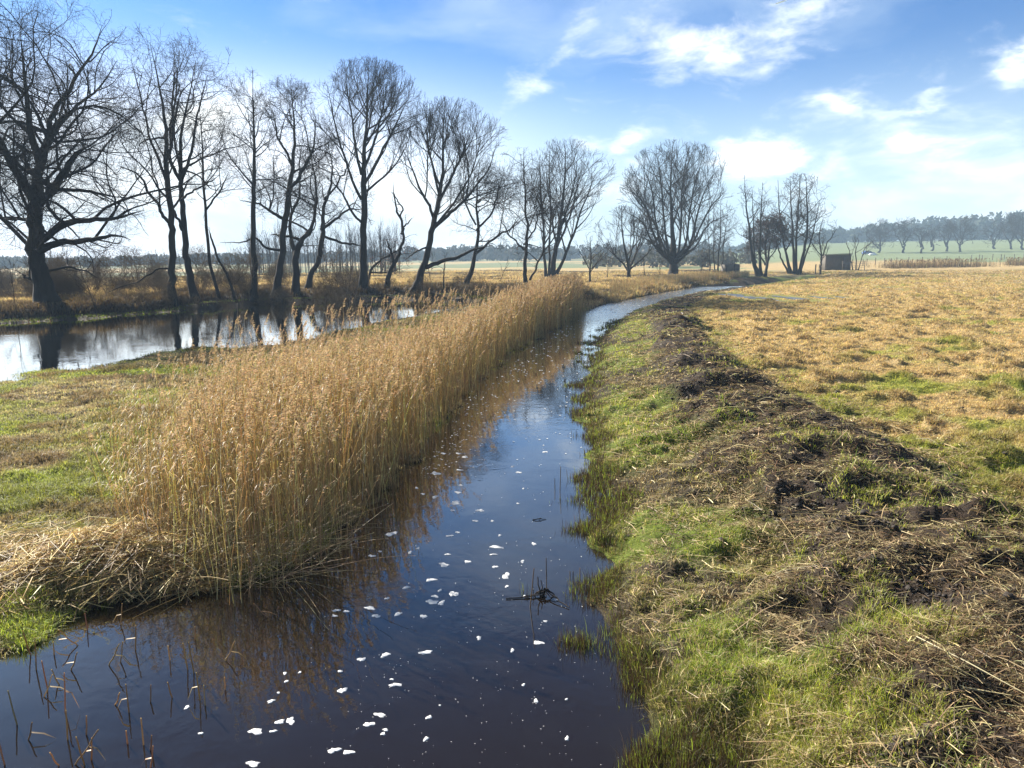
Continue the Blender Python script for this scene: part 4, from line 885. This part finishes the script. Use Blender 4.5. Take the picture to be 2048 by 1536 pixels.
tree('bare_tree', 'tallest fan crowned tree with straight trunk in the middle of the row', (727, 583), [
  [(727, 583, 36), (726, 520, 28), (724, 450, 26), (723, 380, 23), (724, 330, 18), (730, 260, 12), (735, 190, 8), (738, 125, 3)],
  [(723, 400, 12), (706, 365, 10), (685, 300, 8), (668, 230, 5), (655, 175, 3)], [(724, 375, 14), (755, 325, 12), (785, 260, 8), (812, 205, 4)], [(723, 350, 12), (712, 300, 10), (700, 220, 6), (690, 155, 3)],
  [(724, 350, 12), (745, 290, 10), (765, 220, 6), (775, 160, 3)], [(723, 445, 10), (700, 420, 9), (680, 380, 6), (650, 350, 3)]], (740, 275, 108, 160), 'maple', 10, .36, .95)
tree('young_oak', 'low branches holding brown leaves at the foot of the tall fan tree', (733, 572), [
  [(733, 572, 10), (742, 540, 10), (758, 518, 9), (790, 500, 6), (820, 492, 3)], [(740, 545, 7), (775, 545, 5), (800, 538, 3)]], (772, 505, 55, 48), 'oak', 11, .2, 1.0, leaf=(.5, 2, .06, (.16, .065, .03)), lv=4)
tree('dead_snag', 'twisted dead trunk with bare broken prongs', (771, 581), [
  [(771, 581, 24), (778, 548, 18), (787, 520, 16), (797, 500, 13), (803, 472, 11), (800, 440, 10), (794, 415, 8), (787, 390, 6), (788, 362, 3)],
  [(785, 525, 12), (778, 500, 9), (774, 480, 6)], [(802, 468, 8), (812, 450, 7), (824, 436, 4)], [(800, 435, 7), (804, 415, 6), (796, 395, 5), (781, 382, 3)]], (790, 470, 34, 90), 'oak', 12, .35, .25, lv=3)
tree('oak_tree', 'oak leaning right with one heavy low limb reaching right', (831, 582), [
  [(831, 582, 42), (842, 548, 29), (857, 505, 25), (870, 450, 23), (880, 400, 18), (885, 340, 13), (886, 270, 8), (890, 205, 3)],
  [(851, 535, 18), (880, 523, 16), (915, 515, 13), (945, 500, 10), (985, 490, 5)], [(868, 455, 16), (900, 425, 13), (935, 390, 10), (975, 340, 6), (990, 300, 3)], [(870, 450, 14), (858, 410, 11), (835, 365, 8), (815, 310, 4)],
  [(880, 400, 12), (910, 340, 10), (940, 270, 5)], [(880, 400, 10), (865, 330, 8), (850, 250, 4)], [(862, 490, 9), (840, 500, 7), (810, 520, 4)]], (900, 335, 108, 140), 'maple', 13, .3, .95)
tree('oak_tree', 'smaller oak leaning right below the heavy low limb', (931, 576), [
  [(931, 576, 26), (940, 540, 19), (950, 495, 15), (955, 440, 11), (952, 390, 8), (960, 320, 4)],
  [(948, 510, 11), (985, 482, 9), (1010, 462, 7), (1040, 445, 4)], [(953, 460, 9), (985, 410, 7), (1005, 350, 4)], [(952, 450, 8), (930, 400, 6), (915, 350, 3)]], (970, 395, 80, 115), 'oak', 14, .35, .9)
tree('bare_tree', 'upright tree with drooping lower twigs left of the many stemmed clump', (1053, 573), [
  [(1053, 573, 18), (1049, 530, 15), (1048, 480, 12), (1045, 420, 9), (1046, 350, 6), (1048, 295, 3)], [(1048, 500, 8), (1020, 470, 6), (1000, 440, 4)], [(1048, 490, 7), (1072, 450, 6), (1082, 400, 3)],
  [(1060, 560, 8), (1072, 535, 8), (1085, 500, 6), (1092, 460, 4)]], (1045, 415, 62, 128), 'oak', 15, .25, .9)
tree('maple_tree', 'many stemmed tree fanning out behind the end of the reeds', (1104, 556), [
  [(1104, 556, 22), (1108, 520, 20), (1116, 470, 15), (1124, 410, 11), (1130, 340, 7), (1130, 285, 3)], [(1092, 557, 12), (1087, 510, 11), (1084, 450, 9), (1080, 380, 7), (1078, 310, 3)], [(1098, 556, 10), (1099, 500, 9), (1103, 430, 7), (1100, 350, 4), (1098, 300, 3)],
  [(1112, 548, 13), (1132, 510, 11), (1152, 450, 8), (1175, 390, 5), (1190, 350, 3)], [(1112, 500, 9), (1140, 430, 7), (1160, 350, 4)], [(1118, 470, 8), (1145, 380, 6), (1155, 310, 3)]], (1128, 400, 98, 122), 'maple', 16, .25, .72)
tree('bare_tree', 'little round tree behind the ditch bend', (1180, 566), [[(1180, 566, 8), (1180, 540, 7), (1182, 510, 5), (1180, 475, 3)], [(1180, 540, 4), (1165, 515, 3), (1155, 495, 2)], [(1180, 545, 4), (1195, 520, 3), (1210, 500, 2)]], (1181, 510, 42, 48), 'maple', 17, .2, .9)
tree('bare_tree', 'bushy spreading tree left of the great round crown', (1258, 559), [[(1258, 559, 16), (1257, 535, 13), (1250, 500, 8), (1245, 455, 5), (1243, 410, 3)], [(1257, 537, 9), (1275, 505, 7), (1285, 460, 3)], [(1256, 540, 8), (1235, 515, 6), (1215, 480, 3)], [(1258, 540, 7), (1290, 515, 5), (1308, 490, 3)], [(1256, 530, 7), (1265, 480, 5), (1268, 425, 3)]], (1255, 482, 60, 72), 'maple', 18, .2, 1.0)
fan = [[(1347, 552, 42), (1347, 535, 34), (1347, 515, 28), (1344, 450, 15), (1342, 380, 9), (1345, 290, 3)]]
for k, (ex, ey, w0) in enumerate([(1253, 425, 12), (1262, 370, 13), (1285, 330, 13), (1312, 300, 13), (1378, 290, 14), (1405, 320, 13), (1428, 350, 13), (1448, 385, 12), (1456, 430, 10), (1248, 470, 9)]):
    w0 *= .72; fan.append([(1347, 530 - (k % 3) * 8, w0 + 4), ((1347 * 2 + ex) / 3 + (ex - 1347) * .05, 495 - (k % 2) * 8, w0), ((1347 + ex * 2) / 3, (500 + ey * 1.6) / 2.65, w0 * .6), (ex, ey, 3)])
tree('maple_tree', 'great round crowned maple with fan of limbs standing alone', (1347, 552), fan, (1351, 400, 98, 122), 'maple', 19, .12, .78)
tree('alder_tree', 'thin alders growing tight together right of the great round crown', (1436, 547), [[(1436, 547, 7), (1437, 500, 5), (1440, 450, 3), (1442, 400, 2)], [(1443, 547, 5), (1448, 490, 4), (1455, 430, 2)], [(1420, 548, 5), (1418, 500, 4), (1415, 440, 2)], [(1430, 547, 5), (1429, 490, 4), (1427, 420, 2)]], (1435, 475, 42, 75), 'alder', 20, .25, .8)
tree('alder_tree', 'clump of alder stems rising from one stool, with cones', (1521, 552), [[(1518, 552, 22), (1505, 515, 12), (1497, 460, 8), (1491, 400, 5), (1489, 350, 2)], [(1522, 552, 14), (1520, 500, 9), (1523, 440, 6), (1525, 365, 2)], [(1530, 552, 12), (1538, 510, 8), (1545, 470, 4)], [(1514, 552, 10), (1508, 510, 7), (1506, 440, 4), (1505, 380, 2)]], (1508, 435, 42, 86), 'alder', 21, .25, .65, leaf=CONE)
tree('young_oak', 'dense small oak keeping its dark withered leaves among the alders', (1531, 550), [[(1531, 550, 10), (1532, 510, 8), (1535, 470, 5), (1536, 435, 3)], [(1531, 530, 6), (1515, 495, 4), (1505, 470, 3)], [(1532, 530, 6), (1552, 495, 4), (1565, 465, 3)]], (1536, 472, 44, 44), 'oak', 22, .1, 1.2, leaf=(.9, 3, .11, (.055, .03, .022)))
tree('alder_tree', 'tall alder clump with four stems and light airy tops', (1590, 548), [[(1582, 548, 14), (1570, 500, 8), (1560, 440, 6), (1556, 360, 2)], [(1590, 548, 13), (1587, 490, 9), (1583, 420, 6), (1580, 352, 2)], [(1598, 548, 14), (1608, 490, 10), (1614, 420, 7), (1612, 355, 2)], [(1592, 548, 10), (1594, 480, 8), (1598, 400, 5), (1600, 350, 2)], [(1578, 548, 9), (1560, 510, 6), (1548, 470, 3)], [(1600, 545, 8), (1622, 480, 5), (1640, 400, 3)]], (1600, 430, 58, 84), 'alder', 23, .25, .65)
tree('bare_tree', 'small fan shaped tree in front of the wooden shed', (1640, 551), [[(1640, 551, 8), (1643, 530, 7), (1646, 508, 6), (1640, 470, 4), (1645, 440, 2)], [(1645, 512, 5), (1660, 480, 4), (1675, 455, 2)], [(1645, 515, 4), (1625, 490, 3), (1612, 475, 2)]], (1650, 485, 42, 46), 'maple', 24, .25, .9)
tree('bare_tree', 'thin stemmed shrubby tree right of the wooden shed', (1712, 541), [[(1712, 541, 5), (1713, 510, 4), (1718, 480, 2)], [(1706, 541, 4), (1700, 510, 3), (1692, 485, 2)], [(1716, 541, 4), (1730, 505, 3), (1742, 485, 2)]], (1712, 500, 34, 32), 'maple', 25, .15, .8, lv=3)
tree('hedge_tree', 'small leafless tree with thin trunk in the gap behind the low limb', (885, 580), [[(885, 580, 7), (887, 555, 6), (889, 530, 4), (890, 510, 2)]], (890, 535, 26, 32), 'scrub', 26, .2, .7, lv=3)
# far tree row on the right, each its own
for k, (px, top, hw, lab) in enumerate([(1757, 445, 32, 'leftmost spreading tree'), (1806, 436, 30, 'domed wide tree beside the leftmost'), (1842, 449, 20, 'narrow pale tree'), (1863, 453, 14, 'thinnest leaning tree'), (1893, 443, 20, 'slim upright tree'), (1920, 434, 33, 'broad low forked tree'), (1988, 440, 22, 'lone upright tree before the gap'), (2022, 432, 22, 'tall narrow tree'), (2044, 418, 36, 'largest tree, cut by the right edge')]):
    Yk = 300 - (k % 3) * 8; base = at(px, 510, Yk); by = 511 - (px - 1757) * .028; midy = (top + by) / 2 - 4; lb = [[(px, by, 9), (px + 1, by - 14, 7), (px + 2, by - 34, 4), (px, top + 8, 2)], [(px, by - 14, 5), (px - hw * .45, by - 38, 3), (px - hw * .7, top + 18, 1.5)], [(px, by - 20, 5), (px + hw * .45, by - 40, 3), (px + hw * .7, top + 18, 1.5)]]
    tree('bare_tree', f'{lab} in the hazy row beyond the fence', (px, by), lb, (px, midy - 4, hw, (by - top) / 2 + 1), 'oak', 60 + k, .3, 1.25, Y=Yk, group='hazy trees beyond the right fence', lv=3)

# ------------------------------------------------------------------ scrub behind the left trees
rng = np.random.default_rng(71)
protos = []
for k in range(5):
    ns = 11; a = rng.uniform(0, 2 * PI, ns); rr = rng.uniform(0, .5, ns); P0 = np.stack([rr * np.cos(a), rr * np.sin(a), 0 * a - .1], -1)
    D = norm(np.stack([np.cos(a) * .45, np.sin(a) * .45, np.ones(ns)], -1)); L = rng.uniform(1.6, 3.4, ns)
    P = grow(P0, D, L, 9, .10, .03, rng); R = np.linspace(.022, .006, 10)[None] * rng.uniform(.7, 1.2, (ns, 1))
    o = bpy.data.objects.new('shrub', None); COL.objects.link(o); tag(o, 'bare brown shrub tangled in the thicket behind the trunks', 'shrub', 'scrub thicket behind the tree row')
    g = Geo(); V, Q = tubes(P, R, 4); g.add(V, Q)
    branches(g, list(P), list(R), np.array([0, 0, 1.5]), np.array([1.7, 1.7, 1.9]), 'scrub', .15, rng, 55, .85, 4); g.obj('branches', M_SHRUB, o)
    protos.append(o)
spots = []; SPX = []; SHL = []
while len(spots) < 150:
    px = rng.uniform(-80, 720) if rng.random() < .8 else rng.uniform(700, 1010); Yk = rng.uniform(52, 76) if px < 700 else rng.uniform(58, 75)
    p = at(px, 560, Yk); SPX.append(px); spots.append((p[0], Yk, rng.choice([.38, .52, .72, 1.1], p=[.30, .34, .28, .08]) * rng.uniform(.85, 1.15) * (1 if px < 700 else .7)))
for i, (sx, sy, ss) in enumerate(spots):
    if i < 5: o = protos[i]; o.location = (sx, sy, H1(sx, sy)); o.scale = (ss,) * 3
    else: o = dup(protos[i % 5], (sx, sy, H1(sx, sy)), rng.uniform(0, 6.28), ss)
    reg = ['left of the great gnarled oak', 'behind the great gnarled oak', 'between the gnarled oak and the twin trunks', 'behind the twin trunks', 'behind the slender alder', 'behind the crooked oaks', 'left of the tall fan tree', 'around the dead snag', 'right of the leaning oak'][int(np.digitize(SPX[i], [45, 150, 330, 440, 540, 640, 735, 830]))]
    dist = 'front row' if sy < (55 if SPX[i] < 700 else 64) else 'back row' if sy > (61 if SPX[i] < 700 else 70) else 'middle row'
    big_ = 'tall' if ss > .95 else 'low' if ss < .6 else 'middling'
    SHL.append((o, big_, dist, reg, SPX[i]))
for o, bg_, ds, rg, q in SHL:
    k = sorted(z[4] for z in SHL if z[1:4] == (bg_, ds, rg)).index(q)
    o['label'] = f"{['first', 'second', 'third', 'fourth', 'fifth', 'sixth', 'seventh', 'eighth', 'ninth', 'tenth', 'eleventh', 'twelfth', 'thirteenth', 'fourteenth', 'fifteenth'][min(k, 14)]} {bg_} bare shrub in the {ds} {rg}"
# young saplings
for i, px in enumerate([22, 72, 185, 470, 690, 860, 1000, 1215, 1290, 1320, 1400, 1470]):
    Yk = 47 + (px > 800) * 30 + (px > 1200) * 25; p = at(px, 560, Yk); 
    B = np.array([p[0], Yk, H1(p[0], Yk)]); o = empty('sapling', B, 'thin bare sapling ' + ['at the left edge before the big oak', 'just left of the big oak trunk', 'in the gap right of the big oak', 'between the forked tree and the slender alder', 'left of the tall fan tree', 'in front of the leaning oak', 'between the small leaning oak and the drooping tree', 'left of the bushy spreading tree', 'right of the bushy spreading tree', 'just left of the great round maple', 'right of the great round maple', 'beside the plank trailer'][i], 'sapling', 'saplings under the tree row')
    P = grow(B[None] - B, np.array([[rng.normal(0, .1), 0, 1.]]), np.array([rng.uniform(2.2, 3.6)]), 9, .07, .02, rng); R = np.linspace(.03, .008, 10)[None] * Yk / 50
    g = Geo(); V, Q = tubes(P, R, 5); g.add(V, Q); g.obj('trunk', M_BARK, o)
    g = Geo(); branches(g, list(P), list(R), np.array([0, 0, 1.9]), np.array([1.1, 1.1, 1.7]), 'maple', .2, rng, Yk, 1.2, 3); g.obj('crown', M_TWIG, o)

# ------------------------------------------------------------------ distant woods and hedges (one mass each)
def wood(name, label, rows, rng, colr, h0, h1, cards, csz):
    g = Geo(); xs = []
    for (x, y, h, wd) in rows:
        z = H1(x, y); n = cards; u = rng.normal(0, 1, (n, 3)); u = u / np.linalg.norm(u, axis=1, keepdims=True) * rng.random((n, 1)) ** .4
        c = np.stack([x + u[:, 0] * wd, y + u[:, 1] * wd, z + h * .48 + u[:, 2] * h * .52], -1); s = csz * rng.uniform(.5, 1.3, (n, 1))
        a = norm(rng.normal(0, 1, (n, 3)) * [1, 1, 1.2]); b_ = norm(np.cross(a, rng.normal(0, 1, (n, 3))))
        V = np.stack([c - a * s, c + b_ * s * .6, c + a * s, c - b_ * s * .6], 1).reshape(-1, 3)
        g.add(V, np.arange(n)[:, None] * 4 + np.arange(4)[None], None, np.repeat(jit(colr, n, rng, .25), 4, 0))
        P = np.array([[[x, y, z - .3], [x, y, z + h * .5], [x, y, z + h * .9]]]); V, Q = tubes(P, np.array([[.22, .15, .05]]), 4); g.add(V, Q, None, colr)
    return tag(g.obj(name, M_LEAF), label, 'wood', None, 'stuff')
rng = np.random.default_rng(81)
rows = []
for k in range(170):
    az = rng.uniform(15, 40); d = rng.uniform(520, 600); top = np.interp(az, [15, 22, 27, 31, 40], [5, 8, 12, 15, 16]); rows.append((d * math.sin(math.radians(az)), d * math.cos(math.radians(az)), top * rng.uniform(.75, 1.15), rng.uniform(4, 7)))
wood('hillside_wood', 'blue hazy wood on the rise behind the far right trees', rows, rng, np.array([.04, .05, .03]), 0, 0, 150, 1.6)
rows = []
for k in range(260):
    az = rng.uniform(-42, 15); d = rng.uniform(380, 520); rows.append((d * math.sin(math.radians(az)), d * math.cos(math.radians(az)), np.interp(az, [-42, -20, 0, 15], [3.5, 5, 8, 8]) * rng.uniform(.6, 1.2), rng.uniform(3, 7)))
wood('distant_wood', 'long hazy treeline on the left and middle horizon', rows, rng, np.array([.05, .045, .035]), 0, 0, 90, 1.4)
rows = []
for k in range(60):
    px = rng.uniform(1180, 1500); d = rng.uniform(170, 300); p = at(px, 530, d); rows.append((p[0], d, rng.uniform(2, 5), rng.uniform(1.5, 4)))
wood('field_hedge', 'low hazy hedge bushes behind the great maple', rows, rng, np.array([.06, .055, .035]), 0, 0, 90, .5)
# bare poplar plantation seen between the trunks
g = Geo(); n = 230; px = rng.uniform(500, 800, n); Yk = rng.uniform(120, 170, n); p = at(px, 540, Yk); z = terrain(p[:, 0], Yk); L = rng.uniform(4.5, 8.5, n)
P = grow(np.stack([p[:, 0], Yk, z], -1), np.tile([0, 0, 1.], (n, 1)), L, 8, .02, .03, rng); V, Q = tubes(P, np.linspace(.055, .018, 9)[None] * np.ones((n, 1)), 4); g.add(V, Q)
idx, t, pos, D, rad = spawn(P, np.full((n, 9), .03), np.full(n, 16), .3, 1, .3, .7, rng); P2 = grow(pos, D, rng.uniform(.8, 2.2, len(idx)), 4, .05, .1, rng); V, Q = tubes(P2, np.full((len(idx), 5), .013), 3); g.add(V, Q)
tag(g.obj('young_plantation', M_TWIG), 'hazy plantation of thin bare poles beyond the scrub', 'wood', None, 'stuff')

# ------------------------------------------------------------------ fence, shed, hide, car
def rot(o, a): o.rotation_euler = (0, 0, a)
POSTS = [1703, 1726, 1733, 1750, 1769, 1782, 1793, 1817, 1844, 1868, 1893, 1917, 1942, 1957, 1963, 1984, 2001, 2007, 2027, 2046, 2070]
pp = []
for px in POSTS:
    Yk = np.interp(px, [1700, 2050], [140, 185]); p = at(px, 530, Yk); pp.append((p[0], Yk, H1(p[0], Yk)))
B = pp[0]; fence = empty('wire_fence', B, 'long post and wire fence running along the far edge of the meadow', 'fence')
for (x_, y_, z0) in pp:
    g = Geo(); t = np.linspace(0, 1, 4); hh = rng.uniform(1.15, 1.5); lean = rng.normal(0, .04)
    P = np.stack([x_ + lean * t, y_ + 0 * t, z0 - .3 + (hh + .3) * t], -1)[None]; V, Q = tubes(P, np.full((1, 4), .075), 6); V = V - np.array(B); n0 = len(V); g.add(V, Q)
    g.add(np.vstack([V[-6:], V[-6:].mean(0) + [0, 0, .04]]), None, [(i, (i + 1) % 6, 6) for i in range(6)]); g.obj('post', M_WOOD, fence)
for hh in (.5, .85, 1.15):
    P = np.array([[(a, b_, c + hh) for a, b_, c in pp]]); V, Q = tubes(P, np.full((1, len(pp)), .012), 3); g = Geo(); g.add(V - np.array(B), Q); g.obj('wire', M_WOOD, fence)
for px, Yk in [(1631, 112), (1638, 118)]:
    p = at(px, 540, Yk); z0 = H1(p[0], Yk); o = empty('fence_post', (p[0], Yk, z0), ('thick' if px < 1635 else 'thin') + ' wooden post standing left of the shed', 'post')
    g = Geo(); P = np.array([[(0, 0, -.2), (0, 0, .6), (.02, 0, 1.35 if px < 1635 else 1.0)]]); V, Q = tubes(P, np.full((1, 3), .09 if px < 1635 else .06), 8); g.add(V, Q); g.add(np.vstack([V[-8:], V[-8:].mean(0) + [0, 0, .03]]), None, [(i, (i + 1) % 8, 8) for i in range(8)]); g.obj('shaft', M_WOOD, o)
# shed
Ys = 122; pa = at(1651, 540, Ys); pb = at(1700, 540, Ys); z0 = min(H1(pa[0], Ys), H1(pb[0], Ys)); wS = pb[0] - pa[0]
hS = at(1680, 508, Ys)[2] - z0
shed = empty('wooden_shed', ((pa[0] + pb[0]) / 2, Ys, z0), 'low grey wooden field shed with flat sloping roof behind rails', 'shed'); rot(shed, -.12)
g = Geo(); n = int(wS / .16)
for i in range(n):
    a = -wS / 2 + i * wS / n; g.box((a, 0, -.1), (a + wS / n - .012, .03, hS - .12 + .10 * i / n))
for i in range(16): g.box((-wS / 2, .04 + i * .155, -.1), (-wS / 2 + .03, .04 + i * .155 + .14, hS - .15)); g.box((wS / 2 - .03, .04 + i * .155, -.1), (wS / 2, .04 + i * .155 + .14, hS - .05))
g.box((-wS / 2, 2.55, -.1), (wS / 2, 2.58, hS - .15)); g.obj('wall', M_WOOD, shed)
g = Geo(); g.add([(-wS / 2 - .2, -.25, hS - .06), (wS / 2 + .2, -.25, hS + .04), (wS / 2 + .2, 2.8, hS - .02), (-wS / 2 - .2, 2.8, hS - .12), (-wS / 2 - .2, -.25, hS - .0), (wS / 2 + .2, -.25, hS + .1), (wS / 2 + .2, 2.8, hS + .04), (-wS / 2 - .2, 2.8, hS - .06)], [(0, 3, 2, 1), (4, 5, 6, 7), (0, 1, 5, 4), (1, 2, 6, 5), (2, 3, 7, 6), (3, 0, 4, 7)]); g.obj('roof', M_ROOF, shed)
g = Geo(); g.box((wS * .12, -.035, 0), (wS * .12 + .9, -.004, hS * .8)); d = g.obj('door', M_WOOD, shed); g = Geo(); g.box((wS * .12 + .75, -.08, hS * .4), (wS * .12 + .79, -.037, hS * .4 + .14)); g.obj('handle', M_ROOF, d)
rail = empty('rail_gate', (pa[0] + 2.0, Ys - 4, H1(pa[0] + 2, Ys - 4)), 'slanting grey rails of a cattle gate before the shed', 'gate')
for i in range(4):
    P = np.array([[(-1.0, 0, .3 + i * .26), (1.0, 0, .52 + i * .26), (2.4, 0, .5 + i * .26)]]); V, Q = tubes(P, np.full((1, 3), .03), 6); g = Geo(); g.add(V, Q); g.obj('rail', M_ROOF, rail)
for xx in (-1.0, 1.0, 2.4):
    g = Geo(); g.box((xx - .04, .035, -.2), (xx + .04, .11, 1.5)); g.obj('post', M_WOOD, rail)
# plank hide on a low platform
Yh = 106; pa = at(1452, 548, Yh); pb = at(1480, 548, Yh); z0 = H1(pa[0], Yh) + .05; wH = pb[0] - pa[0]; hH = at(1466, 526, Yh)[2] - z0
hut = empty('plank_trailer', ((pa[0] + pb[0]) / 2, Yh, z0), 'small dark plank sided box trailer parked by the far ditch', 'trailer'); rot(hut, .2)
g = Geo(); n = 11
for i in range(n):
    a = -wH / 2 + i * wH / n; g.box((a, 0, .42), (a + wH / n - .01, .03, hH - .2 + .16 * math.sin(PI * (i + .5) / n)))
    g.box((a, 1.8, .42), (a + wH / n - .01, 1.83, hH - .2 + .16 * math.sin(PI * (i + .5) / n)))
for s_ in (-wH / 2 - .03, wH / 2): g.box((s_, 0, .42), (s_ + .03, 1.83, hH - .2))
g.obj('side_boards', M_WOOD, hut)
g = Geo(); g.box((-wH / 2 - .3, -.08, .30), (wH / 2 + .3, 1.95, .40)); g.box((-wH / 2 - 1.3, .8, .32), (-wH / 2 - .3, .9, .38)); g.obj('chassis', M_ROOF, hut)
for xx in (-.35, .45):
    for yy in (-.1, 1.85):
        g = Geo(); a = np.linspace(0, 2 * PI, 16, endpoint=False); P = np.stack([xx + .17 * np.cos(a), 0 * a + yy, .17 + .17 * np.sin(a)], -1); P = np.vstack([P, P[:1], P[1:2]]); V, Q = tubes(P[None], np.full((1, 18), .07), 8); g.add(V, Q); g.obj('wheel', M_MUD, hut)
# blue car far off
M_BLUE = plain('blue_paint', (.03, .08, .28), .3, 2, .05); M_GLASS = plain('car_glass', (.03, .04, .05), .1, 2, .1, spec=.6); M_WHITE = plain('white_wrap', (.75, .75, .73), .5, 5, .08)
Yc = 285; p = at(1736, 514, Yc); z0 = H1(p[0], Yc); car = empty('parked_car', (p[0], Yc, z0), 'blue car parked by the field under the far trees', 'car')
prof = [(-2.1, .35), (2.1, .35), (2.15, .75), (1.1, .92), (.55, 1.42), (-1.2, 1.45), (-1.95, .98), (-2.15, .8)]
g = Geo(); n = len(prof); V = [(a, -.85, c) for a, c in prof] + [(a, .85, c) for a, c in prof]; me_q = [(i, (i + 1) % n, n + (i + 1) % n, n + i) for i in range(n)]
g.add(V, me_q, [(0, i, i + 1) for i in range(1, n - 1)] + [(n, n + i + 1, n + i) for i in range(1, n - 1)]); g.obj('body', M_BLUE, car)
g = Geo(); g.add([(.95, -.86, .95), (.5, -.86, 1.36), (-1.1, -.86, 1.38), (-1.6, -.86, 1.0)], [(0, 1, 2, 3)]); g.obj('window', M_GLASS, car)
for xx in (-1.3, 1.3):
    for yy in (-.8, .8):
        g = Geo(); a = np.linspace(0, 2 * PI, 14, endpoint=False); P = np.stack([xx + .2 * np.cos(a), 0 * a + yy, .32 + .2 * np.sin(a)], -1); P = np.vstack([P, P[:2]]); V, Q = tubes(P[None], np.full((1, 16), .11), 8); g.add(V, Q); g.obj('wheel', M_MUD, car)
p = at(1745, 513, 280); z0 = H1(p[0], 280); g = Geo(); a = np.linspace(0, 2 * PI, 16, endpoint=False)
for rr_, zz_ in ((.95, .0), (1.0, .2), (.95, .5), (.6, .68)): g.V.append(np.stack([rr_ * 1.4 * np.cos(a), rr_ * np.sin(a), 0 * a + zz_], -1))
g.n = 64; g.Q = [np.array([(k * 16 + i, k * 16 + (i + 1) % 16, (k + 1) * 16 + (i + 1) % 16, (k + 1) * 16 + i) for k in range(3) for i in range(16)])]; g.add([(0, 0, .7)] + [(.84 * math.cos(t_), .6 * math.sin(t_), .68) for t_ in a], None, [(0, i + 1, (i + 1) % 16 + 1) for i in range(16)])
o = g.obj('wrapped_bale', M_WHITE, None, True); o.location = (p[0], 280, z0); tag(o, 'white wrapped bale lying beside the blue car', 'bale')
# short vapour trail high up
cA = CAM + ray(1549, 8) * 2600; cB = CAM + ray(1574, 0) * 2600; P = np.stack([cA + (cB - cA) * t for t in np.linspace(0, 1, 8)])[None]
M_TRAIL = plain('vapour', (.9, .9, .9), .9, .01, .02)
V, Q = tubes(P, np.array([[.5, 1.6, 2.2, 2.4, 2.4, 2.2, 1.8, .6]]), 8); g = Geo(); g.add(V, Q); tag(g.obj('vapour_trail', M_TRAIL), 'short white vapour trail high above the clouds', 'vapour trail')

# ------------------------------------------------------------------ haze
g = Geo(); g.box((-900, -60, -3), (900, 1000, 60)); hm, nb = newmat('haze_air')
pv = nb.n('ShaderNodeVolumePrincipled'); pv.inputs['Color'].default_value = (.40, .56, .74, 1); pv.inputs['Density'].default_value = .0009; pv.inputs['Anisotropy'].default_value = 0.0
o_ = nb.n('ShaderNodeOutputMaterial'); hm.node_tree.links.new(pv.outputs[0], o_.inputs['Volume'])
tag(g.obj('haze', hm), 'thin bluish winter haze over the meadows', None, None, 'stuff')
